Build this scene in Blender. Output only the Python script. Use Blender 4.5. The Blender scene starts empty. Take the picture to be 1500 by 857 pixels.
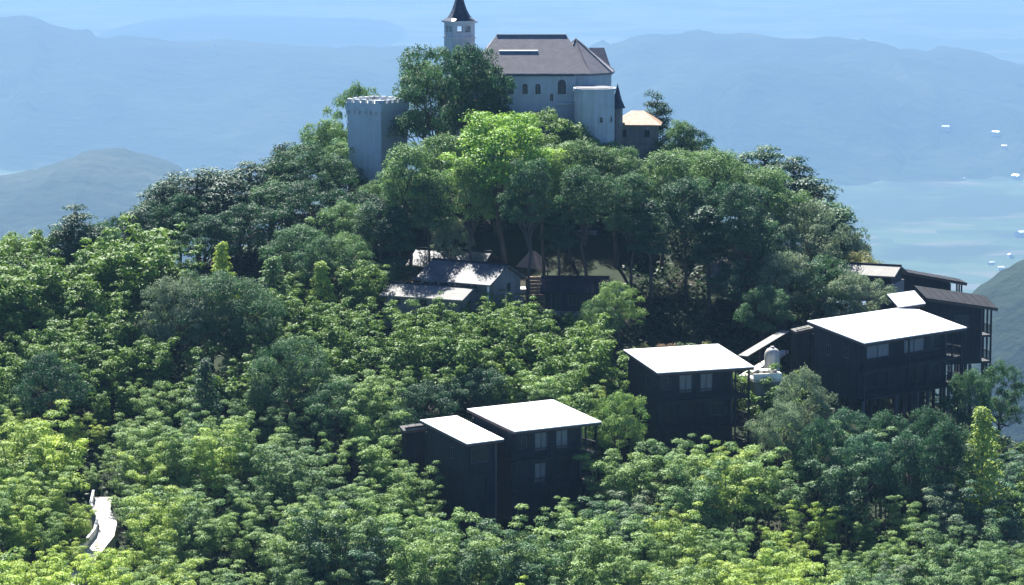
import bpy, math, random
import numpy as np
from mathutils import Vector, Matrix, noise

R = math.radians
rng = np.random.default_rng(7)
random.seed(7)
scene = bpy.context.scene
COL = scene.collection

# ------------------------------------------------------------------ camera
PITCH = R(8.0)
F = 750.0 / math.tan(R(9.0))            # focal length in photograph pixels
cam_d = bpy.data.cameras.new('camera')
cam_d.sensor_width = 36.0
cam_d.lens = 18.0 / math.tan(R(9.0))
cam_d.clip_start = 1.0
cam_d.clip_end = 150000.0
cam = bpy.data.objects.new('camera', cam_d)
COL.objects.link(cam)
cam.location = (0, 0, 0)
cam.rotation_euler = (math.pi / 2 - PITCH, 0, 0)
scene.camera = cam

# ------------------------------------------------------------------ sky, sun, exposure
SUN_AZ, SUN_EL = R(-16.0), R(48.0)      # clockwise from +Y (behind the hill, a little to the left)
world = bpy.data.worlds.new('World')
scene.world = world
world.use_nodes = True
wn = world.node_tree
wn.nodes.clear()
sky = wn.nodes.new('ShaderNodeTexSky')
sky.sky_type = 'NISHITA'
sky.sun_disc = False
sky.sun_elevation = SUN_EL
sky.sun_rotation = SUN_AZ
sky.altitude = 700
sky.air_density = 0.5
sky.dust_density = 0.0
sky.ozone_density = 10.0
bg = wn.nodes.new('ShaderNodeBackground')
bg.inputs['Strength'].default_value = 0.065
wo = wn.nodes.new('ShaderNodeOutputWorld')
wn.links.new(sky.outputs[0], bg.inputs[0])
wn.links.new(bg.outputs[0], wo.inputs[0])

sun_d = bpy.data.lights.new('sun', 'SUN')
sun_d.energy = 5.0
sun_d.angle = R(0.53)
sun_d.color = (1.0, 0.96, 0.9)
sun = bpy.data.objects.new('sun', sun_d)
COL.objects.link(sun)
sd = Vector((math.sin(SUN_AZ) * math.cos(SUN_EL), math.cos(SUN_AZ) * math.cos(SUN_EL), math.sin(SUN_EL)))
sun.rotation_euler = sd.to_track_quat('Z', 'Y').to_euler()

scene.view_settings.view_transform = 'Standard'
scene.view_settings.look = 'None'
scene.view_settings.gamma = 1.0
scene.view_settings.exposure = 1.95
scene.render.engine = 'CYCLES'
scene.cycles.use_denoising = True
scene.cycles.max_bounces = 6
scene.cycles.diffuse_bounces = 3
scene.cycles.glossy_bounces = 2
scene.cycles.transmission_bounces = 3
scene.cycles.volume_bounces = 1
scene.cycles.transparent_max_bounces = 4

HAZE_DENSITY = 0.00008
HAZE_COLOR = (0.19, 0.335, 0.53)

# ------------------------------------------------------------------ helpers: survey
CP, SP = math.cos(PITCH), math.sin(PITCH)


def ray(px, py):
    a, b = (px - 750.0) / F, (428.5 - py) / F
    return Vector((a, CP + b * SP, -SP + b * CP))


def at(px, py, Y):
    """the point of the place that stands Y metres away on the line of sight"""
    d = ray(px, py)
    return d * (Y / d.y)


def proj(p):
    x, y, z = p
    dep = y * CP - z * SP
    up = y * SP + z * CP
    return 750 + F * x / dep, 428.5 - F * up / dep, dep


# ------------------------------------------------------------------ helpers: objects
def tag(o, label=None, cat=None, group=None, kind=None):
    if label: o['label'] = label
    if cat: o['category'] = cat
    if group: o['group'] = group
    if kind: o['kind'] = kind
    return o


def empty(name, loc=(0, 0, 0), rz=0.0):
    o = bpy.data.objects.new(name, None)
    o.empty_display_size = 0.5
    COL.objects.link(o)
    o.location = loc
    o.rotation_euler = (0, 0, rz)
    return o


class MB:
    """collects shapes for one mesh"""
    def __init__(self):
        self.v, self.f = [], []

    def add(self, vs, fs):
        b = len(self.v)
        self.v += [tuple(p) for p in vs]
        self.f += [tuple(i + b for i in f) for f in fs]
        return self

    def box(self, x0, x1, y0, y1, z0, z1):
        return self.add([(x0, y0, z0), (x1, y0, z0), (x1, y1, z0), (x0, y1, z0), (x0, y0, z1), (x1, y0, z1), (x1, y1, z1), (x0, y1, z1)],
                        [(0, 3, 2, 1), (4, 5, 6, 7), (0, 1, 5, 4), (1, 2, 6, 5), (2, 3, 7, 6), (3, 0, 4, 7)])

    def prism(self, poly, z0, z1):
        """upright prism over a counter-clockwise plan polygon; z1 may be a list"""
        n = len(poly)
        zt = z1 if isinstance(z1, (list, tuple)) else [z1] * n
        vs = [(x, y, z0) for x, y in poly] + [(poly[i][0], poly[i][1], zt[i]) for i in range(n)]
        fs = [tuple(range(n))[::-1], tuple(range(n, 2 * n))]
        fs += [(i, (i + 1) % n, n + (i + 1) % n, n + i) for i in range(n)]
        return self.add(vs, fs)

    def poly(self, pts):
        return self.add(pts, [tuple(range(len(pts)))])

    def slab(self, pts, t):
        """a sheet with thickness t, going down from the given points"""
        n = len(pts)
        vs = [tuple(p) for p in pts] + [(p[0], p[1], p[2] - t) for p in pts]
        fs = [tuple(range(n)), tuple(range(n, 2 * n))[::-1]]
        fs += [(i, n + i, n + (i + 1) % n, (i + 1) % n) for i in range(n)]
        return self.add(vs, fs)

    def tube(self, pts, rad, sides=6):
        pts = [Vector(p) for p in pts]
        n = len(pts)
        vs, fs = [], []
        for i, p in enumerate(pts):
            t = (pts[min(i + 1, n - 1)] - pts[max(i - 1, 0)]).normalized()
            u = t.cross(Vector((0.31, 0.95, 0.05)))
            if u.length < 1e-3: u = t.cross(Vector((1, 0, 0)))
            u.normalize()
            w = t.cross(u)
            r = rad[i] if isinstance(rad, (list, tuple)) else rad
            for k in range(sides):
                a = 2 * math.pi * k / sides
                vs.append(p + (u * math.cos(a) + w * math.sin(a)) * r)
        for i in range(n - 1):
            for k in range(sides):
                a, b = i * sides + k, i * sides + (k + 1) % sides
                fs.append((a, b, b + sides, a + sides))
        fs.append(tuple(range((n - 1) * sides, n * sides)))
        return self.add(vs, fs)

    def mesh(self, name, mat):
        m = bpy.data.meshes.new(name)
        m.from_pydata(self.v, [], self.f)
        m.validate()
        m.update()
        if mat: m.materials.append(mat)
        return m

    def build(self, name, mat, parent=None):
        o = bpy.data.objects.new(name, self.mesh(name, mat))
        COL.objects.link(o)
        if parent: o.parent = parent
        return o


def copy_tree(o, parent=None):
    c = o.copy()
    COL.objects.link(c)
    c.parent = parent
    for ch in o.children:
        copy_tree(ch, c)
    return c


# ------------------------------------------------------------------ materials
def new_mat(name):
    m = bpy.data.materials.new(name)
    m.use_nodes = True
    nt = m.node_tree
    nt.nodes.clear()
    return m, nt, nt.nodes, nt.links


def surf(name, c1, c2=None, scale=1.0, rough=0.8, bump=0.0, bscale=None, spec=0.3, metal=0.0, stretch=(1, 1, 1), streak=0.0):
    """two-tone worn surface with noise mottling, weather streaks and fine relief"""
    m, nt, N, L = new_mat(name)
    out = N.new('ShaderNodeOutputMaterial')
    b = N.new('ShaderNodeBsdfPrincipled')
    b.inputs['Roughness'].default_value = rough
    b.inputs['Specular IOR Level'].default_value = spec
    b.inputs['Metallic'].default_value = metal
    L.new(b.outputs[0], out.inputs[0])
    tc = N.new('ShaderNodeTexCoord')
    mp = N.new('ShaderNodeMapping')
    mp.inputs['Scale'].default_value = stretch
    L.new(tc.outputs['Object'], mp.inputs[0])
    n = N.new('ShaderNodeTexNoise')
    n.inputs['Scale'].default_value = scale
    n.inputs['Detail'].default_value = 6
    n.inputs['Roughness'].default_value = 0.65
    L.new(mp.outputs[0], n.inputs[0])
    r = N.new('ShaderNodeValToRGB')
    r.color_ramp.elements[0].position = 0.32
    r.color_ramp.elements[1].position = 0.7
    r.color_ramp.elements[0].color = (*c1, 1)
    r.color_ramp.elements[1].color = (*(c2 or c1), 1)
    L.new(n.outputs[0], r.inputs[0])
    col = r.outputs[0]
    if streak:
        mp2 = N.new('ShaderNodeMapping')
        mp2.inputs['Scale'].default_value = (2.2, 2.2, 0.22)
        L.new(tc.outputs['Object'], mp2.inputs[0])
        n2 = N.new('ShaderNodeTexNoise')
        n2.inputs['Scale'].default_value = 1.0
        n2.inputs['Detail'].default_value = 5
        L.new(mp2.outputs[0], n2.inputs[0])
        r2 = N.new('ShaderNodeValToRGB')
        r2.color_ramp.elements[0].position = 0.42
        r2.color_ramp.elements[1].position = 0.62
        k = 1 - streak
        r2.color_ramp.elements[0].color = (k, k, k * 0.97, 1)
        r2.color_ramp.elements[1].color = (1, 1, 1, 1)
        L.new(n2.outputs[0], r2.inputs[0])
        mx = N.new('ShaderNodeMix')
        mx.data_type = 'RGBA'
        mx.blend_type = 'MULTIPLY'
        mx.inputs[0].default_value = 1.0
        L.new(col, mx.inputs[6])
        L.new(r2.outputs[0], mx.inputs[7])
        col = mx.outputs[2]
    L.new(col, b.inputs['Base Color'])
    if bump:
        n3 = N.new('ShaderNodeTexNoise')
        n3.inputs['Scale'].default_value = bscale or scale * 4
        n3.inputs['Detail'].default_value = 4
        L.new(mp.outputs[0], n3.inputs[0])
        bp = N.new('ShaderNodeBump')
        bp.inputs['Strength'].default_value = bump
        bp.inputs['Distance'].default_value = 0.05
        L.new(n3.outputs[0], bp.inputs['Height'])
        L.new(bp.outputs[0], b.inputs['Normal'])
    return m


def foliage_mat(name, trans=0.35):
    """leaves: the colour comes from the plant (object colour), varied leaf by leaf"""
    m, nt, N, L = new_mat(name)
    out = N.new('ShaderNodeOutputMaterial')
    oi = N.new('ShaderNodeObjectInfo')
    av = N.new('ShaderNodeAttribute')
    av.attribute_name = 'tint'
    mr = N.new('ShaderNodeMapRange')
    mr.inputs[3].default_value = 0.62
    mr.inputs[4].default_value = 1.38
    L.new(av.outputs['Fac'], mr.inputs[0])
    mu = N.new('ShaderNodeMix')
    mu.data_type = 'RGBA'
    mu.blend_type = 'MULTIPLY'
    mu.inputs[0].default_value = 1.0
    L.new(oi.outputs['Color'], mu.inputs[6])
    L.new(mr.outputs[0], mu.inputs[7])
    hs = N.new('ShaderNodeHueSaturation')
    mh = N.new('ShaderNodeMapRange')
    mh.inputs[3].default_value = 0.525
    mh.inputs[4].default_value = 0.478
    L.new(av.outputs['Fac'], mh.inputs[0])
    L.new(mh.outputs[0], hs.inputs['Hue'])
    L.new(mu.outputs[2], hs.inputs['Color'])
    b = N.new('ShaderNodeBsdfPrincipled')
    b.inputs['Roughness'].default_value = 0.6
    b.inputs['Specular IOR Level'].default_value = 0.15
    L.new(hs.outputs[0], b.inputs['Base Color'])
    t = N.new('ShaderNodeBsdfTranslucent')
    hs2 = N.new('ShaderNodeHueSaturation')
    hs2.inputs['Hue'].default_value = 0.485
    hs2.inputs['Saturation'].default_value = 1.1
    hs2.inputs['Value'].default_value = 1.35
    L.new(hs.outputs[0], hs2.inputs['Color'])
    L.new(hs2.outputs[0], t.inputs[0])
    mx = N.new('ShaderNodeMixShader')
    mx.inputs[0].default_value = trans
    L.new(b.outputs[0], mx.inputs[1])
    L.new(t.outputs[0], mx.inputs[2])
    L.new(mx.outputs[0], out.inputs[0])
    return m


M = {}
M['leaf'] = foliage_mat('leaf', 0.26)
M['needle'] = foliage_mat('needle', 0.15)
M['bark'] = surf('bark', (0.045, 0.035, 0.028), (0.11, 0.09, 0.07), 3, 0.9, 0.5, stretch=(1, 1, 0.25))
M['culm'] = surf('culm', (0.10, 0.13, 0.05), (0.17, 0.18, 0.08), 2, 0.5, stretch=(1, 1, 0.3))
M['stone'] = surf('stone', (0.36, 0.40, 0.44), (0.43, 0.47, 0.51), 0.8, 0.9, 0.35, 3.5, streak=0.09)
M['stone_dark'] = surf('stone_dark', (0.17, 0.165, 0.16), (0.26, 0.25, 0.235), 0.9, 0.9, 0.4, 3.5, streak=0.2)
M['stone_trim'] = surf('stone_trim', (0.40, 0.43, 0.46), (0.52, 0.54, 0.56), 1.5, 0.85, 0.2, streak=0.15)
M['roof_tile'] = surf('roof_tile', (0.125, 0.125, 0.14), (0.18, 0.172, 0.19), 1.2, 0.75, 0.4, 6)
M['roof_pink'] = surf('roof_pink', (0.26, 0.18, 0.165), (0.36, 0.27, 0.25), 1.2, 0.8, 0.4, 6)
M['roof_slate'] = surf('roof_slate', (0.022, 0.03, 0.045), (0.045, 0.058, 0.08), 1.5, 0.55, 0.4, 6)
M['roof_grey'] = surf('roof_grey', (0.045, 0.047, 0.052), (0.16, 0.16, 0.16), 0.55, 0.65, 0.4, 5)
M['roof_pale'] = surf('roof_pale', (0.12, 0.118, 0.11), (0.20, 0.195, 0.18), 0.8, 0.75, 0.3, 5)
M['roof_dark'] = surf('roof_dark', (0.012, 0.014, 0.019), (0.026, 0.03, 0.038), 0.9, 0.85, 0.2, 5, spec=0.1)
M['roof_tan'] = surf('roof_tan', (0.20, 0.11, 0.055), (0.40, 0.27, 0.17), 1.2, 0.6, 0.4, 5)
M['roof_white'] = surf('roof_white', (0.70, 0.70, 0.70), (0.82, 0.82, 0.81), 0.35, 0.38, 0.05, 2.0, spec=0.5)
M['fascia'] = surf('fascia', (0.06, 0.04, 0.035), (0.10, 0.07, 0.06), 2, 0.7)
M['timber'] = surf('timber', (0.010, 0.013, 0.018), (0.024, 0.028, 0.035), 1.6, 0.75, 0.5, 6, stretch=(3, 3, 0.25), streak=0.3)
M['timber_pale'] = surf('timber_pale', (0.05, 0.055, 0.06), (0.09, 0.095, 0.10), 1.6, 0.75, 0.4, 6, stretch=(3, 3, 0.25))
M['plaster'] = surf('plaster', (0.17, 0.17, 0.165), (0.25, 0.245, 0.235), 0.9, 0.9, 0.2, streak=0.25)
M['plaster_white'] = surf('plaster_white', (0.68, 0.67, 0.64), (0.80, 0.79, 0.76), 0.6, 0.9, 0.1, streak=0.12)
M['concrete'] = surf('concrete', (0.42, 0.41, 0.38), (0.60, 0.58, 0.54), 0.7, 0.9, 0.3, 4)
M['paving'] = surf('paving', (0.40, 0.37, 0.32), (0.55, 0.51, 0.45), 0.8, 0.9, 0.3, 4)
M['wood_deck'] = surf('wood_deck', (0.28, 0.18, 0.10), (0.42, 0.29, 0.18), 1.4, 0.75, 0.3, 5, stretch=(0.4, 3, 1))
M['curtain'] = surf('curtain', (0.13, 0.14, 0.145), (0.24, 0.25, 0.25), 2.5, 0.9, stretch=(6, 6, 0.5))
M['tank'] = surf('tank', (0.40, 0.39, 0.37), (0.52, 0.50, 0.47), 1.2, 0.6, streak=0.2)
M['metal_white'] = surf('metal_white', (0.72, 0.72, 0.72), (0.80, 0.80, 0.80), 1.0, 0.4)


def glass_mat():
    m, nt, N, L = new_mat('glass')
    out = N.new('ShaderNodeOutputMaterial')
    b = N.new('ShaderNodeBsdfPrincipled')
    b.inputs['Base Color'].default_value = (0.02, 0.025, 0.03, 1)
    b.inputs['Roughness'].default_value = 0.2
    b.inputs['Specular IOR Level'].default_value = 0.25
    L.new(b.outputs[0], out.inputs[0])
    return m


M['glass'] = glass_mat()


def ground_mat():
    m, nt, N, L = new_mat('forest_floor')
    out = N.new('ShaderNodeOutputMaterial')
    b = N.new('ShaderNodeBsdfPrincipled')
    b.inputs['Roughness'].default_value = 0.95
    b.inputs['Specular IOR Level'].default_value = 0.1
    L.new(b.outputs[0], out.inputs[0])
    tc = N.new('ShaderNodeTexCoord')
    n = N.new('ShaderNodeTexNoise')
    n.inputs['Scale'].default_value = 0.12
    n.inputs['Detail'].default_value = 10
    n.inputs['Roughness'].default_value = 0.7
    L.new(tc.outputs['Object'], n.inputs[0])
    r = N.new('ShaderNodeValToRGB')
    e = r.color_ramp.elements
    e[0].position, e[0].color = 0.35, (0.012, 0.02, 0.010, 1)
    e[1].position, e[1].color = 0.62, (0.035, 0.032, 0.02, 1)
    k = e.new(0.5)
    k.color = (0.02, 0.032, 0.014, 1)
    L.new(n.outputs[0], r.inputs[0])
    L.new(r.outputs[0], b.inputs['Base Color'])
    return m


def valley_mat():
    """paddies, woods, tracks and settled land on the plain"""
    m, nt, N, L = new_mat('valley_fields')
    out = N.new('ShaderNodeOutputMaterial')
    b = N.new('ShaderNodeBsdfPrincipled')
    b.inputs['Roughness'].default_value = 0.9
    b.inputs['Specular IOR Level'].default_value = 0.15
    L.new(b.outputs[0], out.inputs[0])
    tc = N.new('ShaderNodeTexCoord')
    mp = N.new('ShaderNodeMapping')
    mp.inputs['Scale'].default_value = (0.5, 1.0, 1.0)
    mp.inputs['Rotation'].default_value = (0, 0, 0.25)
    L.new(tc.outputs['Object'], mp.inputs[0])
    v = N.new('ShaderNodeTexVoronoi')
    v.inputs['Scale'].default_value = 0.009
    L.new(mp.outputs[0], v.inputs[0])
    sx = N.new('ShaderNodeSeparateColor')
    L.new(v.outputs['Color'], sx.inputs[0])
    r = N.new('ShaderNodeValToRGB')
    r.color_ramp.interpolation = 'CONSTANT'
    e = r.color_ramp.elements
    e[0].position, e[0].color = 0.0, (0.04, 0.075, 0.03, 1)
    e[1].position, e[1].color = 0.3, (0.055, 0.09, 0.035, 1)
    for p, c in ((0.5, (0.03, 0.06, 0.028)), (0.66, (0.09, 0.10, 0.06)), (0.8, (0.10, 0.10, 0.075)), (0.91, (0.045, 0.08, 0.04))):
        k = e.new(p)
        k.color = (*c, 1)
    L.new(sx.outputs[0], r.inputs[0])
    n = N.new('ShaderNodeTexNoise')
    n.inputs['Scale'].default_value = 0.0011
    n.inputs['Detail'].default_value = 8
    n.inputs['Roughness'].default_value = 0.6
    L.new(tc.outputs['Object'], n.inputs[0])
    r2 = N.new('ShaderNodeValToRGB')
    r2.color_ramp.elements[0].position = 0.50
    r2.color_ramp.elements[1].position = 0.56
    L.new(n.outputs[0], r2.inputs[0])
    mx = N.new('ShaderNodeMix')
    mx.data_type = 'RGBA'
    mx.inputs[7].default_value = (0.02, 0.04, 0.02, 1)
    L.new(r2.outputs[0], mx.inputs[0])
    L.new(r.outputs[0], mx.inputs[6])
    L.new(mx.outputs[2], b.inputs['Base Color'])
    return m


def hill_mat():
    m, nt, N, L = new_mat('wooded_hill')
    out = N.new('ShaderNodeOutputMaterial')
    b = N.new('ShaderNodeBsdfPrincipled')
    b.inputs['Roughness'].default_value = 0.95
    b.inputs['Specular IOR Level'].default_value = 0.05
    L.new(b.outputs[0], out.inputs[0])
    tc = N.new('ShaderNodeTexCoord')
    n = N.new('ShaderNodeTexNoise')
    n.inputs['Scale'].default_value = 0.0017
    n.inputs['Detail'].default_value = 10
    n.inputs['Roughness'].default_value = 0.7
    L.new(tc.outputs['Object'], n.inputs[0])
    r = N.new('ShaderNodeValToRGB')
    e = r.color_ramp.elements
    e[0].position, e[0].color = 0.35, (0.014, 0.024, 0.014, 1)
    e[1].position, e[1].color = 0.68, (0.05, 0.055, 0.034, 1)
    k = e.new(0.52)
    k.color = (0.024, 0.036, 0.02, 1)
    L.new(n.outputs[0], r.inputs[0])
    L.new(r.outputs[0], b.inputs['Base Color'])
    n2 = N.new('ShaderNodeTexNoise')
    n2.inputs['Scale'].default_value = 0.0125
    n2.inputs['Detail'].default_value = 5
    L.new(tc.outputs['Object'], n2.inputs[0])
    bp = N.new('ShaderNodeBump')
    bp.inputs['Strength'].default_value = 0.8
    bp.inputs['Distance'].default_value = 28.0
    L.new(n2.outputs[0], bp.inputs['Height'])
    L.new(bp.outputs[0], b.inputs['Normal'])
    return m


M['ground'] = ground_mat()
M['valley'] = valley_mat()
M['hill'] = hill_mat()

# ------------------------------------------------------------------ the castle hill
PLAIN = -1244.0
TX = np.array([-420, -200, -120, -80, -53, -32, -11, 0, 11, 32, 53, 75, 110, 200, 420.0])
TY = np.array([120, 200, 230, 262, 285, 300, 315, 330, 345, 360, 375, 390, 410, 440, 500, 620, 900, 1500, 2200, 3300, 4400.0])
_C = {   # rows 262 .. 440
    -53: [-70, -67, -64.5, -61, -57, -53.5, -52, -54, -59, -68, -84],
    -32: [-71, -68, -65.5, -62, -57.5, -53, -49.5, -48, -50, -57, -73],
    -11: [-72, -68.5, -66, -63, -57.5, -50.5, -48, -44, -40, -42, -58],
    0: [-72, -69, -66.5, -63, -57.5, -50.5, -48.3, -43, -38, -40, -58],
    11: [-72, -69, -66, -62, -57, -51, -48.5, -44, -40, -43, -60],
    32: [-73, -70.5, -67.5, -64, -60, -54, -50, -48, -50, -57, -75],
    53: [-74, -72, -70, -67.5, -65, -64, -68, -76, -85, -97, -115],
}


def _col(x):
    if x in _C: mid = list(_C[x])
    elif x == -80: mid = [a - 6 for a in _C[-53]]
    elif x == 75: mid = [-78, -77.5, -77, -77, -77, -79, -85, -93, -102, -113, -130]
    else:
        base = _C[-53] if x < 0 else [-78, -77.5, -77, -77, -77, -79, -85, -93, -102, -113, -130]
        drop = {-120: 24, -200: 72, -420: 210, 110: 22, 200: 75, 420: 205}[int(x)]
        mid = [a - drop for a in base]
    a = mid[0]
    back = mid[-1]
    return [a - 26, a - 9, a - 4] + mid + [min(back - 38, -125), min(back - 100, -190), -330, -560, -740, -1080, PLAIN - 15]


TZ = np.array([_col(x) for x in TX])        # [ix, iy]
_gx = np.arange(-420, 421, 2.0)
_gy = np.concatenate([np.arange(120, 1000, 2.0)])
_tmp = np.array([np.interp(_gy, TY, TZ[i]) for i in range(len(TX))])
HG = np.array([np.interp(_gx, TX, _tmp[:, j]) for j in range(len(_gy))]).T     # [gx, gy]
for _ in range(2):                           # soften the survey lines
    for ax in (0, 1):
        P_ = np.pad(HG, [(2, 2) if a == ax else (0, 0) for a in (0, 1)], mode='edge')
        HG = sum(np.take(P_, range(k, k + HG.shape[ax]), axis=ax) for k in range(5)) / 5.0


def ground_z(x, y):
    if y > 990:                                # far skirt of the hill
        col = [np.interp(y, TY, TZ[i]) for i in range(len(TX))]
        return float(np.interp(x, TX, col))
    fx = min(max((x + 420) / 2.0, 0), len(_gx) - 1.001)
    fy = min(max((y - 120) / 2.0, 0), len(_gy) - 1.001)
    i, j = int(fx), int(fy)
    a, b = fx - i, fy - j
    return (HG[i, j] * (1 - a) * (1 - b) + HG[i + 1, j] * a * (1 - b) + HG[i, j + 1] * (1 - a) * b + HG[i + 1, j + 1] * a * b)


def grid_mesh(name, xs, ys, zf, mat):
    vs = [(x, y, zf(x, y)) for x in xs for y in ys]
    n = len(ys)
    fs = [(i * n + j, (i + 1) * n + j, (i + 1) * n + j + 1, i * n + j + 1) for i in range(len(xs) - 1) for j in range(n - 1)]
    mb = MB()
    mb.v, mb.f = vs, fs
    o = mb.build(name, mat)
    for p in o.data.polygons: p.use_smooth = True
    return o


gxs = sorted(set(list(np.arange(-420, -120, 20.0)) + list(np.arange(-120, 120, 2.5)) + list(np.arange(120, 421, 20.0))))
gys = sorted(set(list(np.arange(120, 230, 10.0)) + list(np.arange(230, 450, 2.5)) + list(np.arange(450, 990, 30.0)) + list(np.arange(1000, 4401, 100.0))))
hill = grid_mesh('castle_hill_terrain', gxs, gys,
                 lambda x, y: ground_z(x, y) + (0.35 * noise.noise(Vector((x * 0.15, y * 0.15, 3))) if y < 450 else 6 * noise.noise(Vector((x * 0.01, y * 0.01, 3))) - 3), M['ground'])
tag(hill, 'wooded hillside ground under the castle and bamboo', 'hillside', kind='structure')

# the plain and the far ranges
vx = [-27000 + 750.0 * i for i in range(73)]
vy = [-4500 + 750.0 * i for i in range(49)]
valley = grid_mesh('valley_ground', vx, vy, lambda x, y: PLAIN + 3 * noise.noise(Vector((x * 0.0007, y * 0.0007, 1))), M['valley'])
tag(valley, 'hazy valley plain with fields and villages far below the hill', 'valley', kind='structure')


def sight_z(py, Y):
    d = ray(750, py)
    return d.z * (Y / d.y)


def range_mesh(name, prof, Yc, front, back, rough, seed, step=12, label='', crest_detail=1.0, rows=46):
    """a range of hills: crest heights surveyed along its length, spurs and gullies running down both flanks"""
    pxs = np.arange(prof[0][0], prof[-1][0] + 1, step)
    crest = np.interp(pxs, [p[0] for p in prof], [p[1] for p in prof])
    k = np.ones(5) / 5
    crest = np.convolve(np.pad(crest, 2, mode='edge'), k, 'valid')
    xs = [(px - 750) / F * Yc * 1.003 for px in pxs]
    ts = np.linspace(-1, 1, rows)
    vs = []
    for x, cpy in zip(xs, crest):
        top = sight_z(cpy, Yc)
        hgt = top - PLAIN
        wob = 0.22 * noise.noise(Vector((x / (hgt * 3.0), seed, 0)))
        for t in ts:
            fr_ = front * (1 + 0.35 * noise.fractal(Vector((x / (hgt * 4.0), seed * 2, 5)), 0.9, 2.0, 4))
            y = Yc + (t * fr_ if t < 0 else t * back) + wob * front * (1 - abs(t))
            a = 1 - abs(t)
            env = a * a * (3 - 2 * a)
            g = noise.fractal(Vector((x / (hgt * 1.3), y / (hgt * 2.2), seed)), 0.9, 2.1, 6)
            s = 1 - abs(noise.noise(Vector((x / (hgt * 0.9), y / (hgt * 3.5), seed + 9)))) * 2
            z = PLAIN - 8 + (hgt + 8) * env + rough * hgt * (0.55 * g + 0.5 * (s - 0.5)) * (4 * a * (1 - a) + 0.05) * (0.3 + 0.7 * a)
            z += crest_detail * hgt * 0.02 * noise.fractal(Vector((x / (hgt * 0.22), y / (hgt * 0.3), seed + 4)), 0.8, 2.0, 4) * env
            vs.append((x, y, z))
    n = len(ts)
    fs = [(i * n + j, (i + 1) * n + j, (i + 1) * n + j + 1, i * n + j + 1) for i in range(len(xs) - 1) for j in range(n - 1)]
    mb = MB()
    mb.v, mb.f = vs, fs
    o = mb.build(name, M['hill'])
    for p in o.data.polygons: p.use_smooth = True
    return tag(o, label, 'hills', kind='structure')


range_mesh('mountain_range', [(-900, 60), (-300, 30), (0, 36), (60, 40), (100, 56), (150, 66), (200, 68), (250, 72), (330, 72), (380, 76), (430, 70), (480, 74), (540, 78), (580, 74),
                              (620, 78), (700, 90), (820, 92), (890, 66), (930, 55), (1000, 53), (1060, 58), (1120, 54), (1180, 58), (1240, 56), (1300, 66), (1335, 78), (1370, 70),
                              (1400, 68), (1440, 78), (1470, 90), (1500, 100), (1600, 120), (1900, 110), (2400, 90)],
           14200, 2600, 3100, 0.30, 3.3, label='long blue wooded mountain range across the valley')
range_mesh('foothills', [(700, 240), (820, 200), (900, 150), (980, 116), (1060, 94), (1120, 87), (1180, 92), (1240, 98), (1300, 112), (1380, 128), (1460, 150), (1560, 170), (1800, 235)],
           13100, 1400, 2100, 0.32, 8.1, label='lower wooded foothill in front of the mountain range right of the castle')
range_mesh('far_range', [(-900, 30), (0, 60), (120, 58), (200, 46), (270, 41), (350, 40), (430, 44), (520, 48), (600, 56), (680, 62), (760, 75), (900, 85)],
           20400, 2600, 3100, 0.25, 12.7, label='faint far mountain ridge rising behind the main range', rows=24)
range_mesh('farther_range', [(500, 40), (800, 14), (960, 22), (1100, 8), (1240, 26), (1380, 30), (1500, 44), (1700, 50), (2200, 60)],
           25000, 2600, 3100, 0.25, 21.7, label='faintest ridge on the horizon beyond the right-hand range', rows=24)
range_mesh('wooded_hill', [(-500, 330), (-260, 300), (-120, 275), (0, 262), (45, 257), (85, 243), (112, 233), (140, 227), (165, 231), (195, 242), (225, 247), (255, 258), (320, 285), (420, 330), (560, 380)],
           7400, 2200, 2200, 0.22, 5.9, step=6, label='teal wooded hill rising from the valley at the left', rows=40)
range_mesh('hill_spur', [(1330, 640), (1400, 520), (1440, 462), (1462, 438), (1490, 415), (1530, 385), (1600, 350), (1720, 330), (1900, 360)],
           2900, 750, 750, 0.15, 15.2, step=6, label='dark blue wooded spur at the right edge behind the houses', rows=36)

# ------------------------------------------------------------------ building helpers
def wall(mb, o, u, L_, z0, z1, holes=(), depth=0.14):
    """upright wall from plan point o along unit plan direction u; outward side is to the right of u. holes: (s0, s1, z0, z1), with reveals"""
    ox, oy = o
    ux, uy = u
    nx, ny = -uy, ux                           # inward
    ss = sorted({0, L_} | {h[0] for h in holes} | {h[1] for h in holes})
    zs = sorted({z0, z1} | {h[2] for h in holes} | {h[3] for h in holes})

    def p(s, z, d=0.0): return (ox + ux * s + nx * d, oy + uy * s + ny * d, z)
    for a, b in zip(ss, ss[1:]):
        for c, d in zip(zs, zs[1:]):
            if any(h[0] <= a and b <= h[1] and h[2] <= c and d <= h[3] for h in holes): continue
            mb.poly([p(a, c), p(b, c), p(b, d), p(a, d)])
    for a, b, c, d in holes:
        mb.poly([p(a, c), p(a, d), p(a, d, depth), p(a, c, depth)])
        mb.poly([p(b, d), p(b, c), p(b, c, depth), p(b, d, depth)])
        mb.poly([p(a, d), p(b, d), p(b, d, depth), p(a, d, depth)])
        mb.poly([p(b, c), p(a, c), p(a, c, depth), p(b, c, depth)])
    return mb


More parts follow.
